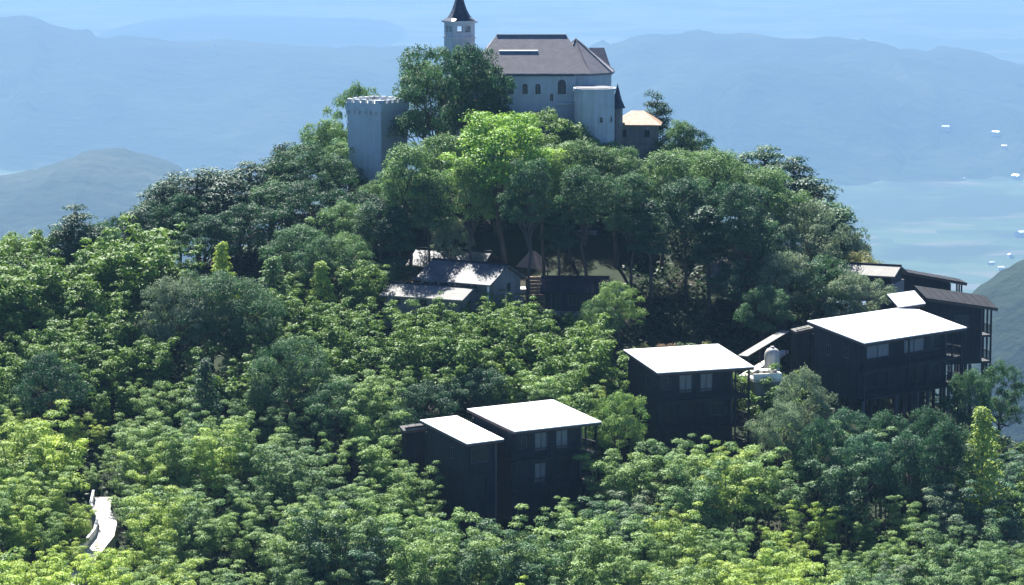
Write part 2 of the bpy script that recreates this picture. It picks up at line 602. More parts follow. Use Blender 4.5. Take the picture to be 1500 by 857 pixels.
def window(parent, o, u, s0, s1, z0, z1, frame_mat, pane_mat, name='window', depth=0.14, arch=False, mull=1):
    """a frame standing in the opening with a pane behind it"""
    ox, oy = o
    ux, uy = u
    nx, ny = -uy, ux

    def bar(mb, a, b, c, d, e0, e1):
        q = [(ox + ux * s + nx * e, oy + uy * s + ny * e) for s, e in ((a, e0), (b, e0), (b, e1), (a, e1))]
        mb.prism(q, c, d)
    t = min(0.08, (s1 - s0) * 0.14)
    mb = MB()
    e0, e1 = depth * 0.25, depth * 0.25 + 0.07
    bar(mb, s0, s0 + t, z0, z1, e0, e1)
    bar(mb, s1 - t, s1, z0, z1, e0, e1)
    bar(mb, s0 + t, s1 - t, z0, z0 + t, e0, e1)
    bar(mb, s0 + t, s1 - t, z1 - t, z1, e0, e1)
    for k in range(mull):
        c = s0 + (s1 - s0) * (k + 1) / (mull + 1)
        bar(mb, c - t * 0.35, c + t * 0.35, z0 + t, z1 - t, e0 + 0.01, e1 - 0.01)
    w = mb.build(name, frame_mat, parent)
    pm = MB()
    bar(pm, s0, s1, z0, z1, depth - 0.02, depth + 0.02)
    pm.build('pane', pane_mat, w)
    return w


def posts(parent, pts, z0, z1, r, mat, name='post', square=True):
    for x, y in pts:
        mb = MB()
        if square: mb.box(x - r, x + r, y - r, y + r, z0, z1)
        else: mb.tube([(x, y, z0), (x, y, z1)], r, 8)
        mb.build(name, mat, parent)


def railing(parent, a, b, z, h, mat, step=0.22):
    """one balustrade from plan point a to b standing on height z"""
    mb = MB()
    ax, ay = a
    bx, by = b
    L_ = math.hypot(bx - ax, by - ay)
    ux, uy = (bx - ax) / L_, (by - ay) / L_

    def bar(s0, s1, z0, z1, w):
        q = [(ax + ux * s - uy * e, ay + uy * s + ux * e) for s, e in ((s0, -w), (s1, -w), (s1, w), (s0, w))]
        mb.prism(q, z0, z1)
    bar(0, L_, z + h - 0.07, z + h, 0.04)
    bar(0, L_, z + 0.08, z + 0.14, 0.03)
    n = max(2, int(L_ / step))
    for i in range(n + 1):
        s = 0.03 + (L_ - 0.06) * i / n
        bar(s - 0.025, s + 0.025, z + 0.14, z + h - 0.07, 0.02)
    return mb.build('railing', mat, parent)


def roof_fit(FL, FR, BL, Y, bearing=None):
    """a lean-to roof from three of its corners: front edge level and sides square to it, or a given bearing and the front edge falling"""
    fl = at(*FL, Y)
    d = ray(*FR)
    if bearing is None:
        fr = d * (fl.z / d.z)
    else:
        t = (fl.y * math.cos(bearing) - fl.x * math.sin(bearing)) / (d.y * math.cos(bearing) - d.x * math.sin(bearing))
        fr = d * t
    w = math.hypot(fr.x - fl.x, fr.y - fl.y)
    th = math.atan2(fr.y - fl.y, fr.x - fl.x)
    ux, uy = math.cos(th), math.sin(th)
    e = ray(*BL)
    t = (fl.x * ux + fl.y * uy) / (e.x * ux + e.y * uy)
    bl = e * t
    dd = math.hypot(bl.x - fl.x, bl.y - fl.y)
    return fl, th, w, dd, bl.z - fl.z, fr.z - fl.z


FOOT = []        # footprints kept free of plants: (cx, cy, r) discs


def keep_rect(root, x0, x1, y0, y1, m=0.6):
    c, s = math.cos(root.rotation_euler.z), math.sin(root.rotation_euler.z)
    FOOT.append((root.location.x, root.location.y, c, s, x0 - m, x1 + m, y0 - m, y1 + m))


def in_foot(x, y):
    for ox, oy, c, s, x0, x1, y0, y1 in FOOT:
        dx, dy = x - ox, y - oy
        lx, ly = dx * c + dy * s, -dx * s + dy * c
        if x0 < lx < x1 and y0 < ly < y1: return True
    return False


def stilt_house(name, label, FL, FR, BL, Y, storeys=2, gallery=1.5, bays=(), left_windows=(), roof_mat='roof_white', drop=None, front_deck=True, group=None, extra=None, cat='house', bearing=None, depth=None):
    fl, th, w, d, rise, fall = roof_fit(FL, FR, BL, Y, bearing)
    if depth: rise, d = rise * depth / d, depth
    print('ROOF', name, [round(v, 2) for v in (fl.x, fl.y, fl.z, math.degrees(th), w, d, rise, fall)])
    ux, uy = math.cos(th), math.sin(th)
    corners = [(fl.x, fl.y), (fl.x + ux * w, fl.y + uy * w), (fl.x - uy * d, fl.y + ux * d), (fl.x + ux * w - uy * d, fl.y + uy * w + ux * d)]
    zg = min(ground_z(x, y) for x, y in corners) - 0.5
    root = empty(name, (fl.x, fl.y, zg), th)
    tag(root, label, cat, group)
    ze = fl.z - zg
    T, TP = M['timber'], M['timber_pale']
    H = 2.85
    x0, x1 = 0.45, w - 0.4 - gallery
    up_ = max(0, storeys - 2)
    bays = [(a, b, f_ + up_, c, e, k) for a, b, f_, c, e, k in bays]
    left_windows = [(a, b, f_ + up_, c, e) for a, b, f_, c, e in left_windows]
    y0, y1 = (1.25 if front_deck else 0.7), d - 0.5
    zf = ze + min(0, fall) - storeys * H - 0.1
    keep_rect(root, -0.3, w + 0.3, -0.4, d + 0.3)

    def rz(y, x=0.0): return ze + rise * y / d + fall * x / w

    def rp(x, y, dz=0.0): return (x, y, rz(y, x) + dz)
    # roof sheet with standing seams, and its edge boards
    rf = MB().slab([rp(0, 0), rp(w, 0), rp(w, d), rp(0, d)], 0.09)
    nse = max(2, int(w / 0.85))
    for i in range(1, nse):
        x = w * i / nse
        rf.add([rp(x - .025, .02), rp(x + .025, .02), rp(x + .025, d - .02), rp(x - .025, d - .02), rp(x - .02, .02, .03), rp(x + .02, .02, .03), rp(x + .02, d - .02, .03), rp(x - .02, d - .02, .03)],
               [(4, 5, 6, 7), (0, 1, 5, 4), (1, 2, 6, 5), (2, 3, 7, 6), (3, 0, 4, 7)])
    ro = rf.build('roof', M[roof_mat], root)
    fb = MB()
    for (ax_, ay_, bx_, by_) in ((0.02, 0.03, w - 0.02, 0.09), (0.03, 0.1, 0.09, d)):
        q4 = [(ax_, ay_), (bx_, ay_), (bx_, by_), (ax_, by_)]
        fb.add([rp(x, y, -.33) for x, y in q4] + [rp(x, y, -.096) for x, y in q4], [(0, 3, 2, 1), (4, 5, 6, 7), (0, 1, 5, 4), (1, 2, 6, 5), (2, 3, 7, 6), (3, 0, 4, 7)])
    fb.build('fascia', M['fascia'], ro)
    # body
    zt = ze - 0.12 + min(0, fall)
    zw = zt + rise * y0 / d
    def cap(mb, pts): mb.poly([(x, y, zw) for x, y in pts] + [rp(x, y, -.12) for x, y in pts[::-1]])
    holes = []
    for (a, b, fl_, c, e, kind) in bays:
        holes.append((x0 + (x1 - x0) * a - x0, x0 + (x1 - x0) * b - x0, zf + fl_ * H + c, zf + fl_ * H + e))
    fw = MB()
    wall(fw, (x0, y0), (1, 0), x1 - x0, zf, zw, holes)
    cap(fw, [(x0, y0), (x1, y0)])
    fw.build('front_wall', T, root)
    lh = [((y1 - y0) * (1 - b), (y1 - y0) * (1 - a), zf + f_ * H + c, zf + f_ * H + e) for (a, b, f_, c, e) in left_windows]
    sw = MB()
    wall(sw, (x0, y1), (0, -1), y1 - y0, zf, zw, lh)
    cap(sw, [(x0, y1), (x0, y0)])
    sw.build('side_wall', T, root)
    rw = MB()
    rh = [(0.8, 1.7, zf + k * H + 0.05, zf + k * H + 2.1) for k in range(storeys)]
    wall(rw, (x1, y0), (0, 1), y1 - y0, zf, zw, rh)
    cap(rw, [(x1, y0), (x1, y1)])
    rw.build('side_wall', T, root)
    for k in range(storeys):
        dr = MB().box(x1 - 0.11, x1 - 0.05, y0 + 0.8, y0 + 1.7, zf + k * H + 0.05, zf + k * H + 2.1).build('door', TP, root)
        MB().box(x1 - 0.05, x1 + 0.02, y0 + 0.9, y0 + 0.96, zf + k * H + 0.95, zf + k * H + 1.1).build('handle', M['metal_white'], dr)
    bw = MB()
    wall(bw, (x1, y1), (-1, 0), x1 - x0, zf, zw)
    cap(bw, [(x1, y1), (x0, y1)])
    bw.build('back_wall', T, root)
    for h, (a, b, fl_, c, e, kind) in zip(holes, bays):
        window(root, (x0, y0), (1, 0), h[0], h[1], h[2], h[3], TP if kind != 'door' else T, M['curtain'] if kind == 'curtain' else M['glass'],
               name='door' if kind == 'door' else 'window', mull=1)
    for h in lh:
        window(root, (x0, y1), (0, -1), h[0], h[1], h[2], h[3], TP, M['glass'])
    # corner boards standing proud of the walls
    for x, y in ((x0, y0), (x1, y0), (x0, y1)):
        MB().box(x - 0.09, x + 0.09, y - 0.09, y + 0.09, zf, zt + rise * y0 / d - 0.02).build('corner_post', TP if (x, y) == (x1, y0) else T, root)
    # floors and galleries
    yd = 0.25 if front_deck else y0
    for k in range(storeys):
        z = zf + k * H
        MB().box(x0 - 0.12, w - 0.35, yd, y1, z - 0.24, z - 0.005).build('floor_slab', T, root)
        if front_deck:
            railing(root, (x0 - 0.05, yd + 0.1), (w - 0.42, yd + 0.1), z, 1.0, T)
        if gallery > 0.6:
            railing(root, (w - 0.42, yd + 0.15), (w - 0.42, y1 - 0.1), z, 1.0, T)
            MB().box(x1 + 0.25, w - 0.75, y0 + 2.2, y0 + 2.7, z + 0.42, z + 0.47).build('gallery_bench', TP, root)
    if gallery > 0.6:
        posts(root, [(w - 0.42, yd + 0.1), (w - 0.42, (y0 + y1) / 2), (w - 0.42, y1 - 0.1)], zf, ze - 0.12 + fall, 0.08, T)
    if front_deck:
        posts(root, [(x0, yd + 0.1), (x0 + (x1 - x0) * 0.5, yd + 0.1), (x1, yd + 0.1)], zf, ze - 0.12, 0.07, T)
    # stilts down to the slope
    nx_ = 4
    for i in range(nx_):
        for y in (0.5, d * 0.5, d - 0.8):
            x = x0 + 0.1 + (w - 0.6 - x0) * i / (nx_ - 1)
            gz = ground_z(fl.x + ux * x - uy * y, fl.y + uy * x + ux * y) - zg - 0.6
            if gz < zf - 0.3:
                MB().box(x - 0.13, x + 0.13, y - 0.13, y + 0.13, gz, zf - 0.25).build('stilt', TP if y == 0.5 else T, root)
    return root, (fl, th, w, d, rise, zg, ze, zf)


# three white-roofed timber houses on the front slope
hA, iA = stilt_house('timber_house', 'largest dark timber stilt house with flat white roof, right side of the slope', (1266, 502.6), (1416.5, 479.5), (1182, 470), 322,
                     bays=[(.10, .36, 1, 0.9, 2.3, 'curtain'), (.52, .76, 1, 0.9, 2.3, 'curtain'), (.08, .34, 0, 0.05, 2.25, 'door'), (.54, .78, 0, 0.05, 2.25, 'door'), (.83, .94, 1, .9, 2.2, 'w'), (.83, .94, 0, .9, 2.2, 'w')],
                     left_windows=[(.2, .32, 1, 1.0, 2.1), (.6, .72, 1, 1.0, 2.1), (.4, .52, 0, 1.0, 2.1)], group='white roofed timber houses')
hB, iB = stilt_house('timber_house', 'dark timber stilt house with white roof beside the grey water tank', (963, 546), (1105, 537), (913, 512), 315, storeys=3,
                     bays=[(.30, .48, 1, 0.5, 2.35, 'curtain'), (.58, .75, 1, 0.5, 2.35, 'curtain'), (.05, .2, 1, .9, 2.2, 'w'), (.08, .3, 0, 0.05, 2.2, 'door'), (.42, .62, 0, 0.05, 2.2, 'door'), (.72, .9, 0, .9, 2.2, 'w')],
                     left_windows=[(.25, .4, 1, 1.0, 2.1), (.6, .72, 0, 1.0, 2.1)], group='white roofed timber houses')
hC, iC = stilt_house('timber_house', 'lowest dark timber house with white roof, joined to a smaller lower roofed block', (754, 632), (881.5, 617.6), (684, 598.6), 300, storeys=3,
                     bays=[(.33, .52, 1, 0.5, 2.3, 'curtain'), (.64, .82, 1, 0.5, 2.3, 'curtain'), (.06, .22, 1, .9, 2.2, 'w'), (.33, .5, 0, .3, 2.2, 'curtain'), (.62, .85, 0, 0.05, 2.2, 'door')],
                     left_windows=[(.5, .62, 1, 1.0, 2.1)], gallery=1.2, group='white roofed timber houses')
hD, iD = stilt_house('timber_annex', 'small dark timber block with lower white roof attached to the lowest house', (684, 650), (738.5, 643), (615, 615), 298.3, storeys=3,
                     bays=[(.15, .75, 1, 0.8, 2.3, 'w'), (.2, .7, 0, 0.05, 2.2, 'door')], gallery=0.1, front_deck=False,
                     left_windows=[(.3, .42, 1, 1.0, 2.1), (.62, .74, 0, 1.0, 2.1)], group='white roofed timber houses')
# houses stepping away behind the largest one
hE, iE = stilt_house('timber_house', 'dark roofed timber house with tall corner posts behind the largest white roof', (1357, 436.5), (1462, 451.5), (1339, 418), 341, roof_mat='roof_dark', bearing=R(16),
                     bays=[(.1, .35, 1, .8, 2.2, 'w'), (.5, .8, 1, .8, 2.2, 'w')], left_windows=[], gallery=1.2, front_deck=False)
hF, iF = stilt_house('timber_hut', 'little square white roofed hut touching the largest timber house', (1316, 449.6), (1356, 444), (1299.5, 431), 337, storeys=1, bearing=R(24),
                     bays=[(.2, .7, 0, .8, 2.0, 'w')], gallery=0.1, front_deck=False, cat='hut')
hG, iG = stilt_house('long_timber_house', 'long dark roofed timber house highest at the right rim of the hill', (1275, 389), (1417, 414.5), (1264, 383), 358, roof_mat='roof_dark', bearing=R(9),
                     bays=[(.1, .3, 1, .8, 2.2, 'w'), (.5, .7, 1, .8, 2.2, 'w')], gallery=1.4, front_deck=False)


# ------------------------------------------------------------------ gabled houses
def gable_house(name, label, corner, rz, L_, W, hw, hr, wall_mat, roof_mat, over=0.5, holes=(), gable_holes=(), cat='house', columns=0, sink=2.0, hip=False, group=None):
    """corner: near left corner of the front wall at floor level; L_ along the front, W deep"""
    root = empty(name, corner, rz)
    tag(root, label, cat, group)
    keep_rect(root, -over, L_ + over, -over, W + over, 0.5)
    pw = 1.2 if columns else 0.0
    b = MB()
    wall(b, (0, pw), (1, 0), L_, -0.0, hw, holes)
    b.build('front_wall', wall_mat, root)
    g = MB()
    wall(g, (L_, pw), (0, 1), W - pw, 0, hw, gable_holes)
    if not hip: g.poly([(L_, pw, hw), (L_, W, hw), (L_, W / 2, hw + hr)] if not columns else [(L_, pw, hw), (L_, W, hw), (L_, W / 2, hw + hr), (L_, pw, hw + hr * pw / (W / 2))])
    g.build('gable_wall', wall_mat, root)
    g = MB()
    wall(g, (0, W), (0, -1), W - pw, 0, hw)
    if not hip: g.poly([(0, W, hw), (0, pw, hw), (0, W / 2, hw + hr)] if not columns else [(0, W, hw), (0, pw, hw), (0, pw, hw + hr * pw / (W / 2)), (0, W / 2, hw + hr)])
    g.build('gable_wall', wall_mat, root)
    g = MB()
    wall(g, (L_, W), (-1, 0), L_, 0, hw)
    g.build('back_wall', wall_mat, root)
    MB().box(-0.25, L_ + 0.25, -0.25, W + 0.25, -sink, -0.01).build('plinth', M['stone_dark'], root)
    s = hr / (W / 2)
    rf = MB()
    t = 0.16
    z0 = hw - over * s + t
    zr = hw + hr + t
    if hip:
        e = W * 0.42
        A, B, C, D = (-over, -over, z0), (L_ + over, -over, z0), (L_ + over, W + over, z0), (-over, W + over, z0)
        P, Q = (e, W / 2, zr), (L_ - e, W / 2, zr)
        rf.add([A, B, C, D, P, Q, *[(x, y, z - t) for x, y, z in (A, B, C, D, P, Q)]],
               [(0, 1, 5, 4), (1, 2, 5), (2, 3, 4, 5), (3, 0, 4), (0, 6, 7, 1), (1, 7, 8, 2), (2, 8, 9, 3), (3, 9, 6, 0), (6, 10, 11, 7), (7, 11, 8), (8, 11, 10, 9), (9, 10, 6)])
    else:
        for sg in (0, 1):
            ya, yb = (-over, W / 2) if sg == 0 else (W / 2, W + over)
            za, zb = (z0, zr) if sg == 0 else (zr, z0)
            rf.slab([(-over, ya, za), (L_ + over, ya, za), (L_ + over, yb, zb), (-over, yb, zb)], t)
            n = int(L_ / 0.3)
            for i in range(n + 1):                      # rolls of tile running down the slope
                x = -over + 0.06 + (L_ + 2 * over - 0.12) * i / n
                rf.add([(x - .05, ya, za), (x + .05, ya, za), (x + .05, yb, zb), (x - .05, yb, zb), (x, ya, za + .014), (x, yb, zb + .014)],
                       [(0, 4, 5, 3), (4, 1, 2, 5), (0, 1, 4), (3, 5, 2)])
    ro = rf.build('roof', roof_mat, root)
    if not hip:
        MB().box(-over - 0.03, L_ + over + 0.03, W / 2 - 0.13, W / 2 + 0.13, zr - 0.1, zr + 0.14).build('ridge', M['roof_dark'], ro)
    for h in holes: window(root, (0, pw), (1, 0), *h, M['timber_pale'], M['glass'])
    for h in gable_holes: window(root, (L_, pw), (0, 1), *h, M['timber_pale'], M['glass'])
    for i in range(columns):
        x = 0.15 + (L_ - 0.3) * i / (columns - 1)
        MB().tube([(x, 0.15, 0), (x, 0.15, hw + 0.1)], 0.11, 8).build('column', M['plaster_white'], root)
    return root


def corner_from(px, py, Y): return at(px, py, Y)


def rot(deg): return R(deg)


c = at(616, 437, 345)
vA = gable_house('village_house', 'grey tiled gable house with pale posts below the tall trees', c, rot(-31), 8.6, 6.6, 2.2, 1.5, M['plaster'], M['roof_grey'],
                 holes=[(1.0, 2.0, .7, 1.8), (3.0, 4.0, .05, 2.0), (5.2, 6.4, .7, 1.8)], gable_holes=[(2.6, 3.4, .9, 1.8)], columns=5, group='houses of the hamlet')
c = at(565, 452, 342.5)
vB = gable_house('village_house', 'low house with long pale roof just behind the bamboo', c, rot(-24), 8.8, 5.0, 1.5, 0.8, M['plaster'], M['roof_pale'],
                 holes=[(1.0, 1.8, .5, 1.2), (4.0, 4.9, .5, 1.2)], gable_holes=[(2.0, 2.8, .4, 1.1)], group='houses of the hamlet')
c = at(602, 406, 357)
vC = gable_house('village_house', 'dark roofed house behind the grey gable house', c, rot(-20), 8.0, 6.0, 1.4, 1.3, M['timber'], M['roof_grey'], holes=[(1.0, 2.0, .3, 1.1)], group='houses of the hamlet')
c = at(756, 409, 361)
vD = gable_house('pavilion', 'small pinkish hip roofed pavilion in the shade of the trees', c, rot(-8), 3.3, 3.3, 1.3, 1.6, M['plaster'], M['roof_pink'], over=0.35, hip=True,
                 holes=[(.6, 1.3, .3, 1.0), (2.0, 2.7, .3, 1.0)], cat='pavilion', group='houses of the hamlet')
c = at(798, 455, 346)
vE = gable_house('shop_house', 'dark roofed shop house under the trunks right of the steps', c, rot(-3), 6.4, 5.0, 2.1, 1.1, M['timber'], M['roof_dark'],
                 holes=[(.7, 1.7, .05, 1.9), (2.5, 3.5, .6, 1.7), (4.6, 5.6, .6, 1.7)], group='houses of the hamlet')
c = at(782, 374, 369.5)
vF = gable_house('village_house', 'pale roofed house behind the dark tree trunks', c, rot(-6), 6.6, 5.0, 1.3, 1.3, M['plaster_white'], M['roof_pale'], holes=[(1, 2, .3, 1.1), (4, 5, .3, 1.1)], group='houses of the hamlet')
c = at(1042, 402, 352)
vG = gable_house('village_house', 'little pale roofed house deep among the trees left of the timber houses', c, rot(-12), 4.2, 3.8, 1.2, 0.9, M['plaster'], M['roof_pale'], holes=[(1, 1.8, .3, 1.0)], group='houses of the hamlet')
c = at(1228, 412, 352)
vH = gable_house('village_house', 'pale roofed house half hidden by trees below the long dark roof', c, rot(-22), 6.0, 4.2, 0.9, 0.7, M['timber'], M['roof_pale'], holes=[(1, 1.9, .3, .8), (3.5, 4.4, .3, .8)], group='houses of the hamlet')

# paved court and steps among the trunks
def ground_sheet(name, pts, lift, t, mat, label, cat, kind='structure'):
    zz = [ground_z(x, y) for x, y in pts]
    n = len(pts)
    mb = MB().slab([(x, y, z + lift) for (x, y), z in zip(pts, zz)], t)
    return tag(mb.build(name, mat), label, cat, kind=kind)


court = MB()
cp = [(-13, 353), (12, 351), (14, 367), (-12, 369)]
zc_ = max(ground_z(x, y) for x, y in cp[:2]) + 0.35
court.prism(cp, zc_ - 4, zc_)
tag(court.build('paved_court', M['paving']), 'sunlit paved court among the tree trunks', 'court', kind='structure')
st = empty('stone_steps', (at(812, 404, 366).x, 366, zc_), rot(-4))
tag(st, 'broad pale stone steps between the trunks behind the shop house', 'steps')
for i in range(6):
    MB().box(0, 5.2, 0.75 * i, 0.75 * i + 0.85, -0.5 + 0.34 * i, 0.34 * (i + 1)).build('step', M['concrete'], st)
for x in (-0.3, 5.22):
    MB().prism([(x, 0), (x + 0.28, 0), (x + 0.28, 5), (x, 5)], -1, [0.8, 0.8, 2.7, 2.7]).build('side_wall', M['stone_dark'], st)
keep_rect(st, -0.3, 5.5, -0.5, 5, 0.3)
wd = empty('wooden_stair', (at(776, 436, 350).x, 350, at(776, 436, 350).z), rot(6))
tag(wd, 'sunlit tan wooden stair between the gable house and the shop house', 'stair')
for i in range(6):
    MB().box(0, 1.9, 0.5 * i, 0.5 * i + 0.55, -0.5 + 0.32 * i, 0.32 * (i + 1)).build('step', M['wood_deck'], wd)
posts(wd, [(-0.08, 0.1), (1.98, 0.1), (-0.08, 2.9), (1.98, 2.9)], -0.5, 2.9, 0.06, M['timber'], 'post')
keep_rect(wd, -0.2, 2.1, -0.5, 3.2, 0.4)

# ------------------------------------------------------------------ the castle
ST, SDK = M['stone'], M['stone_dark']


def arch_window(parent, o, u, s, w, z0, h, deep=0.3, mat=None):
    """round-headed opening: stone surround standing proud, dark pane set behind it"""
    ox, oy = o
    ux, uy = u
    nx, ny = -uy, ux

    def p(a, z, e): return (ox + ux * a + nx * e, oy + uy * a + ny * e, z)

    def outline(hw, zb, zt):
        pts = [(s - hw, zb), (s + hw, zb)]
        for k in range(9):
            a = math.pi * k / 8
            pts.append((s + hw * math.cos(a), zt + hw * math.sin(a)))
        return pts
    inn, outl = outline(w / 2, z0, z0 + h), outline(w / 2 + 0.13, z0 - 0.13, z0 + h)
    n = len(inn)
    mb = MB()
    vs = [p(a, z, -0.10) for a, z in outl] + [p(a, z, -0.10) for a, z in inn] + [p(a, z, 0.02) for a, z in outl] + [p(a, z, -0.012) for a, z in inn]
    fs = []
    for i in range(n):
        j = (i + 1) % n
        fs += [(i, j, n + j, n + i), (2 * n + i, i, j, 2 * n + j)[::-1], (n + i, n + j, 3 * n + j, 3 * n + i)]
    mb.add(vs, fs)
    w_ = mb.build('window', M['stone_trim'], parent)
    MB().add([p(a, z, -0.012) for a, z in inn], [tuple(range(n))]).build('pane', M['glass'], w_)
    MB().add([p(s - 0.03, z0, -0.03), p(s + 0.03, z0, -0.03), p(s + 0.03, z0 + h + w / 2, -0.03), p(s - 0.03, z0 + h + w / 2, -0.03),
              p(s - 0.03, z0, -0.014), p(s + 0.03, z0, -0.014), p(s + 0.03, z0 + h + w / 2, -0.014), p(s - 0.03, z0 + h + w / 2, -0.014)],
             [(0, 1, 2, 3), (0, 3, 7, 4), (1, 5, 6, 2)]).build('mullion', SDK, w_)
    return w_


def merlons(parent, poly, z, wid, gap, h, t, mat):
    """crenellations standing along the edges of a plan polygon, each a stone of its own"""
    n = len(poly)
    for i in range(n):
        (ax, ay), (bx, by) = poly[i], poly[(i + 1) % n]
        L_ = math.hypot(bx - ax, by - ay)
        ux, uy = (bx - ax) / L_, (by - ay) / L_
        k = max(1, int((L_ + gap) / (wid + gap)))
        tot = k * wid + (k - 1) * gap
        for j in range(k):
            s0 = (L_ - tot) / 2 + j * (wid + gap)
            q = [(ax + ux * s - uy * e, ay + uy * s + ux * e) for s, e in ((s0, 0), (s0 + wid, 0), (s0 + wid, t), (s0, t))]
            MB().prism(q, z, z + h * (0.94 + 0.12 * random.random())).build('merlon', mat, parent)


def ngon(cx, cy, r, n, a0=0.0):
    return [(cx + r * math.cos(a0 + 2 * math.pi * k / n), cy + r * math.sin(a0 + 2 * math.pi * k / n)) for k in range(n)]


# hall with hipped roof and polygonal end
Yh = 382.0
zb = -43.0
e0 = at(690, 107, Yh)
e1 = at(838, 106, Yh)
Lh = e1.x - e0.x
hall = empty('castle_hall', (e0.x, Yh, zb))
tag(hall, 'stone castle hall with big grey-brown hipped roof and polygonal end on the hilltop', 'castle')
zeave = e0.z - zb
zridge = at(760, 50.5, Yh + 4.6).z - zb
D_ = 9.2
hb = MB()
wall(hb, (0, 0), (1, 0), Lh + 0.5, 0, zeave)
wall(hb, (0, D_), (0, -1), D_, 0, zeave)
wall(hb, (Lh + 0.5, D_), (-1, 0), Lh + 0.5, 0, zeave)
hb.build('wall', ST, hall)
ov = 0.35
xr0, xr1 = at(728, 51, Yh + 4.6).x - e0.x, at(829, 51, Yh + 4.6).x - e0.x
rf = MB()
ze_ = zeave - 0.05
A, B, C, D = (-ov, -ov, ze_), (Lh + 2.2, -ov, ze_), (Lh + 2.2, D_ + ov, ze_), (-ov, D_ + ov, ze_)
P, Q = (xr0, D_ / 2, zridge), (xr1, D_ / 2, zridge)
rf.add([A, B, C, D, P, Q, *[(x, y, z - 0.2) for x, y, z in (A, B, C, D)]],
       [(0, 1, 5, 4), (1, 2, 5), (2, 3, 4, 5), (3, 0, 4), (0, 6, 7, 1), (1, 7, 8, 2), (2, 8, 9, 3), (3, 9, 6, 0), (9, 8, 7, 6)])
hr_ = rf.build('roof', M['roof_tile'], hall)
MB().box(xr0 - 0.05, xr1 + 0.05, D_ / 2 - 0.12, D_ / 2 + 0.12, zridge - 0.12, zridge + 0.03).build('ridge_cap', M['roof_tile'], hr_)
sl = (zridge - ze_) / (D_ / 2 + ov)


def on_slope(x, y, lift=0.0): return (x, y, ze_ + sl * (y + ov) + lift)


def slope_y(py):
    lo, hi = 0.0, D_ / 2
    for _ in range(40):
        m_ = (lo + hi) / 2
        if proj((e0.x + 5, Yh + m_, zb + ze_ + sl * (m_ + ov)))[1] > py: lo = m_
        else: hi = m_
    return lo


ys0, ys1 = slope_y(75.5), slope_y(70.5)
xs0, xs1 = at(731, 73, Yh + 3).x - e0.x, at(788, 73, Yh + 3).x - e0.x
sk = MB()
sk.add([(xs0, ys0, on_slope(0, ys0, .13)[2]), (xs1, ys0, on_slope(0, ys0, .13)[2]), (xs1, ys1, on_slope(0, ys0, .2)[2]), (xs0, ys1, on_slope(0, ys0, .2)[2]),
        (xs0, ys0, on_slope(0, ys0, -.1)[2]), (xs1, ys0, on_slope(0, ys0, -.1)[2]), (xs1, ys1, on_slope(0, ys1, -.1)[2]), (xs0, ys1, on_slope(0, ys1, -.1)[2])],
       [(0, 1, 2, 3), (0, 4, 5, 1), (1, 5, 6, 2), (3, 2, 6, 7), (0, 3, 7, 4)])
tag(sk.build('roof_ledge', M['metal_white'], hr_), 'white metal ledge glinting on the roof slope')
MB().box(-ov - 0.06, Lh + 0.3, -ov - 0.1, -ov + 0.02, ze_ - 0.3, ze_ - 0.12).build('gutter', M['roof_slate'], hr_)
for px_, big in ((749, 0), (769, 0), (788, 0), (823, 1)):
    q = at(px_, 138, Yh)
    w_, h_ = (0.62, 0.95) if not big else (1.0, 1.25)
    arch_window(hall, (0, 0), (1, 0), q.x - e0.x, w_, q.z - zb, h_)
q = at(813, 150, Yh)
bl = MB().box(q.x - e0.x, q.x - e0.x + 2.3, -0.55, -0.01, q.z - zb - 0.25, q.z - zb)
bl.build('balcony_ledge', M['stone_trim'], hall)
arch_window(hall, (0, 0), (1, 0), at(808, 143, Yh).x - e0.x, 0.4, at(808, 148, Yh).z - zb, 0.7)
# polygonal end
oc = at(847, 100, Yh + 4.2)
ocx, ocy = oc.x - e0.x, 4.2
Ro = (at(896, 99, Yh + 4.2).x - oc.x) / math.cos(R(17))
octo = ngon(ocx, ocy, Ro, 8, R(22.5 - 6))
MB().prism(octo, 0, zeave - 0.02).build('apse_wall', ST, hall)
zap = at(843, 56.5, Yh + 4.2).z - zb
oo = ngon(ocx, ocy, Ro + 0.38, 8, R(22.5 - 6))
ar = MB()
ar.add([(x, y, ze_ - 0.04) for x, y in oo] + [(ocx - 0.3, ocy, zap)] + [(x, y, ze_ - 0.28) for x, y in oo],
       [(k, (k + 1) % 8, 8) for k in range(8)] + [(9 + k, 9 + (k + 1) % 8, (k + 1) % 8, k) for k in range(8)] + [tuple(range(9, 17))[::-1]])
apr = ar.build('apse_roof', M['roof_tile'], hall)
for k in range(8):
    (x_, y_) = oo[k]
    MB().tube([(x_, y_, ze_ - 0.04), (ocx - 0.3, ocy, zap)], 0.07, 5).build('hip_cap', M['roof_tile'], apr)
for k in (5, 6):
    (ax, ay), (bx, by) = octo[k], octo[(k + 1) % 8]
    L_ = math.hypot(bx - ax, by - ay)
    arch_window(hall, (ax, ay), ((bx - ax) / L_, (by - ay) / L_), L_ / 2, 0.55, zeave - 3.1, 1.0)
# rear wing peeping out behind the apse
wq = at(866, 88, Yh + 8)
MB().box(wq.x - e0.x, wq.x - e0.x + 2.2, 7.2, 11.2, 0, zeave).build('rear_wing', ST, hall)
zz = at(866, 70, Yh + 9).z - zb
x_ = wq.x - e0.x
MB().add([(x_ - .2, 7, zeave), (x_ + 2.4, 7, zeave), (x_ + 2.4, 11.4, zeave), (x_ - .2, 11.4, zeave), (x_ - .2, 9.2, zz), (x_ + 1.6, 9.2, zz)],
         [(0, 1, 5, 4), (1, 2, 5), (2, 3, 4, 5), (3, 0, 4)]).build('rear_wing_roof', M['roof_tile'], hall)
keep_rect(hall, -1, Lh + 6, -1, 11, 0.8)
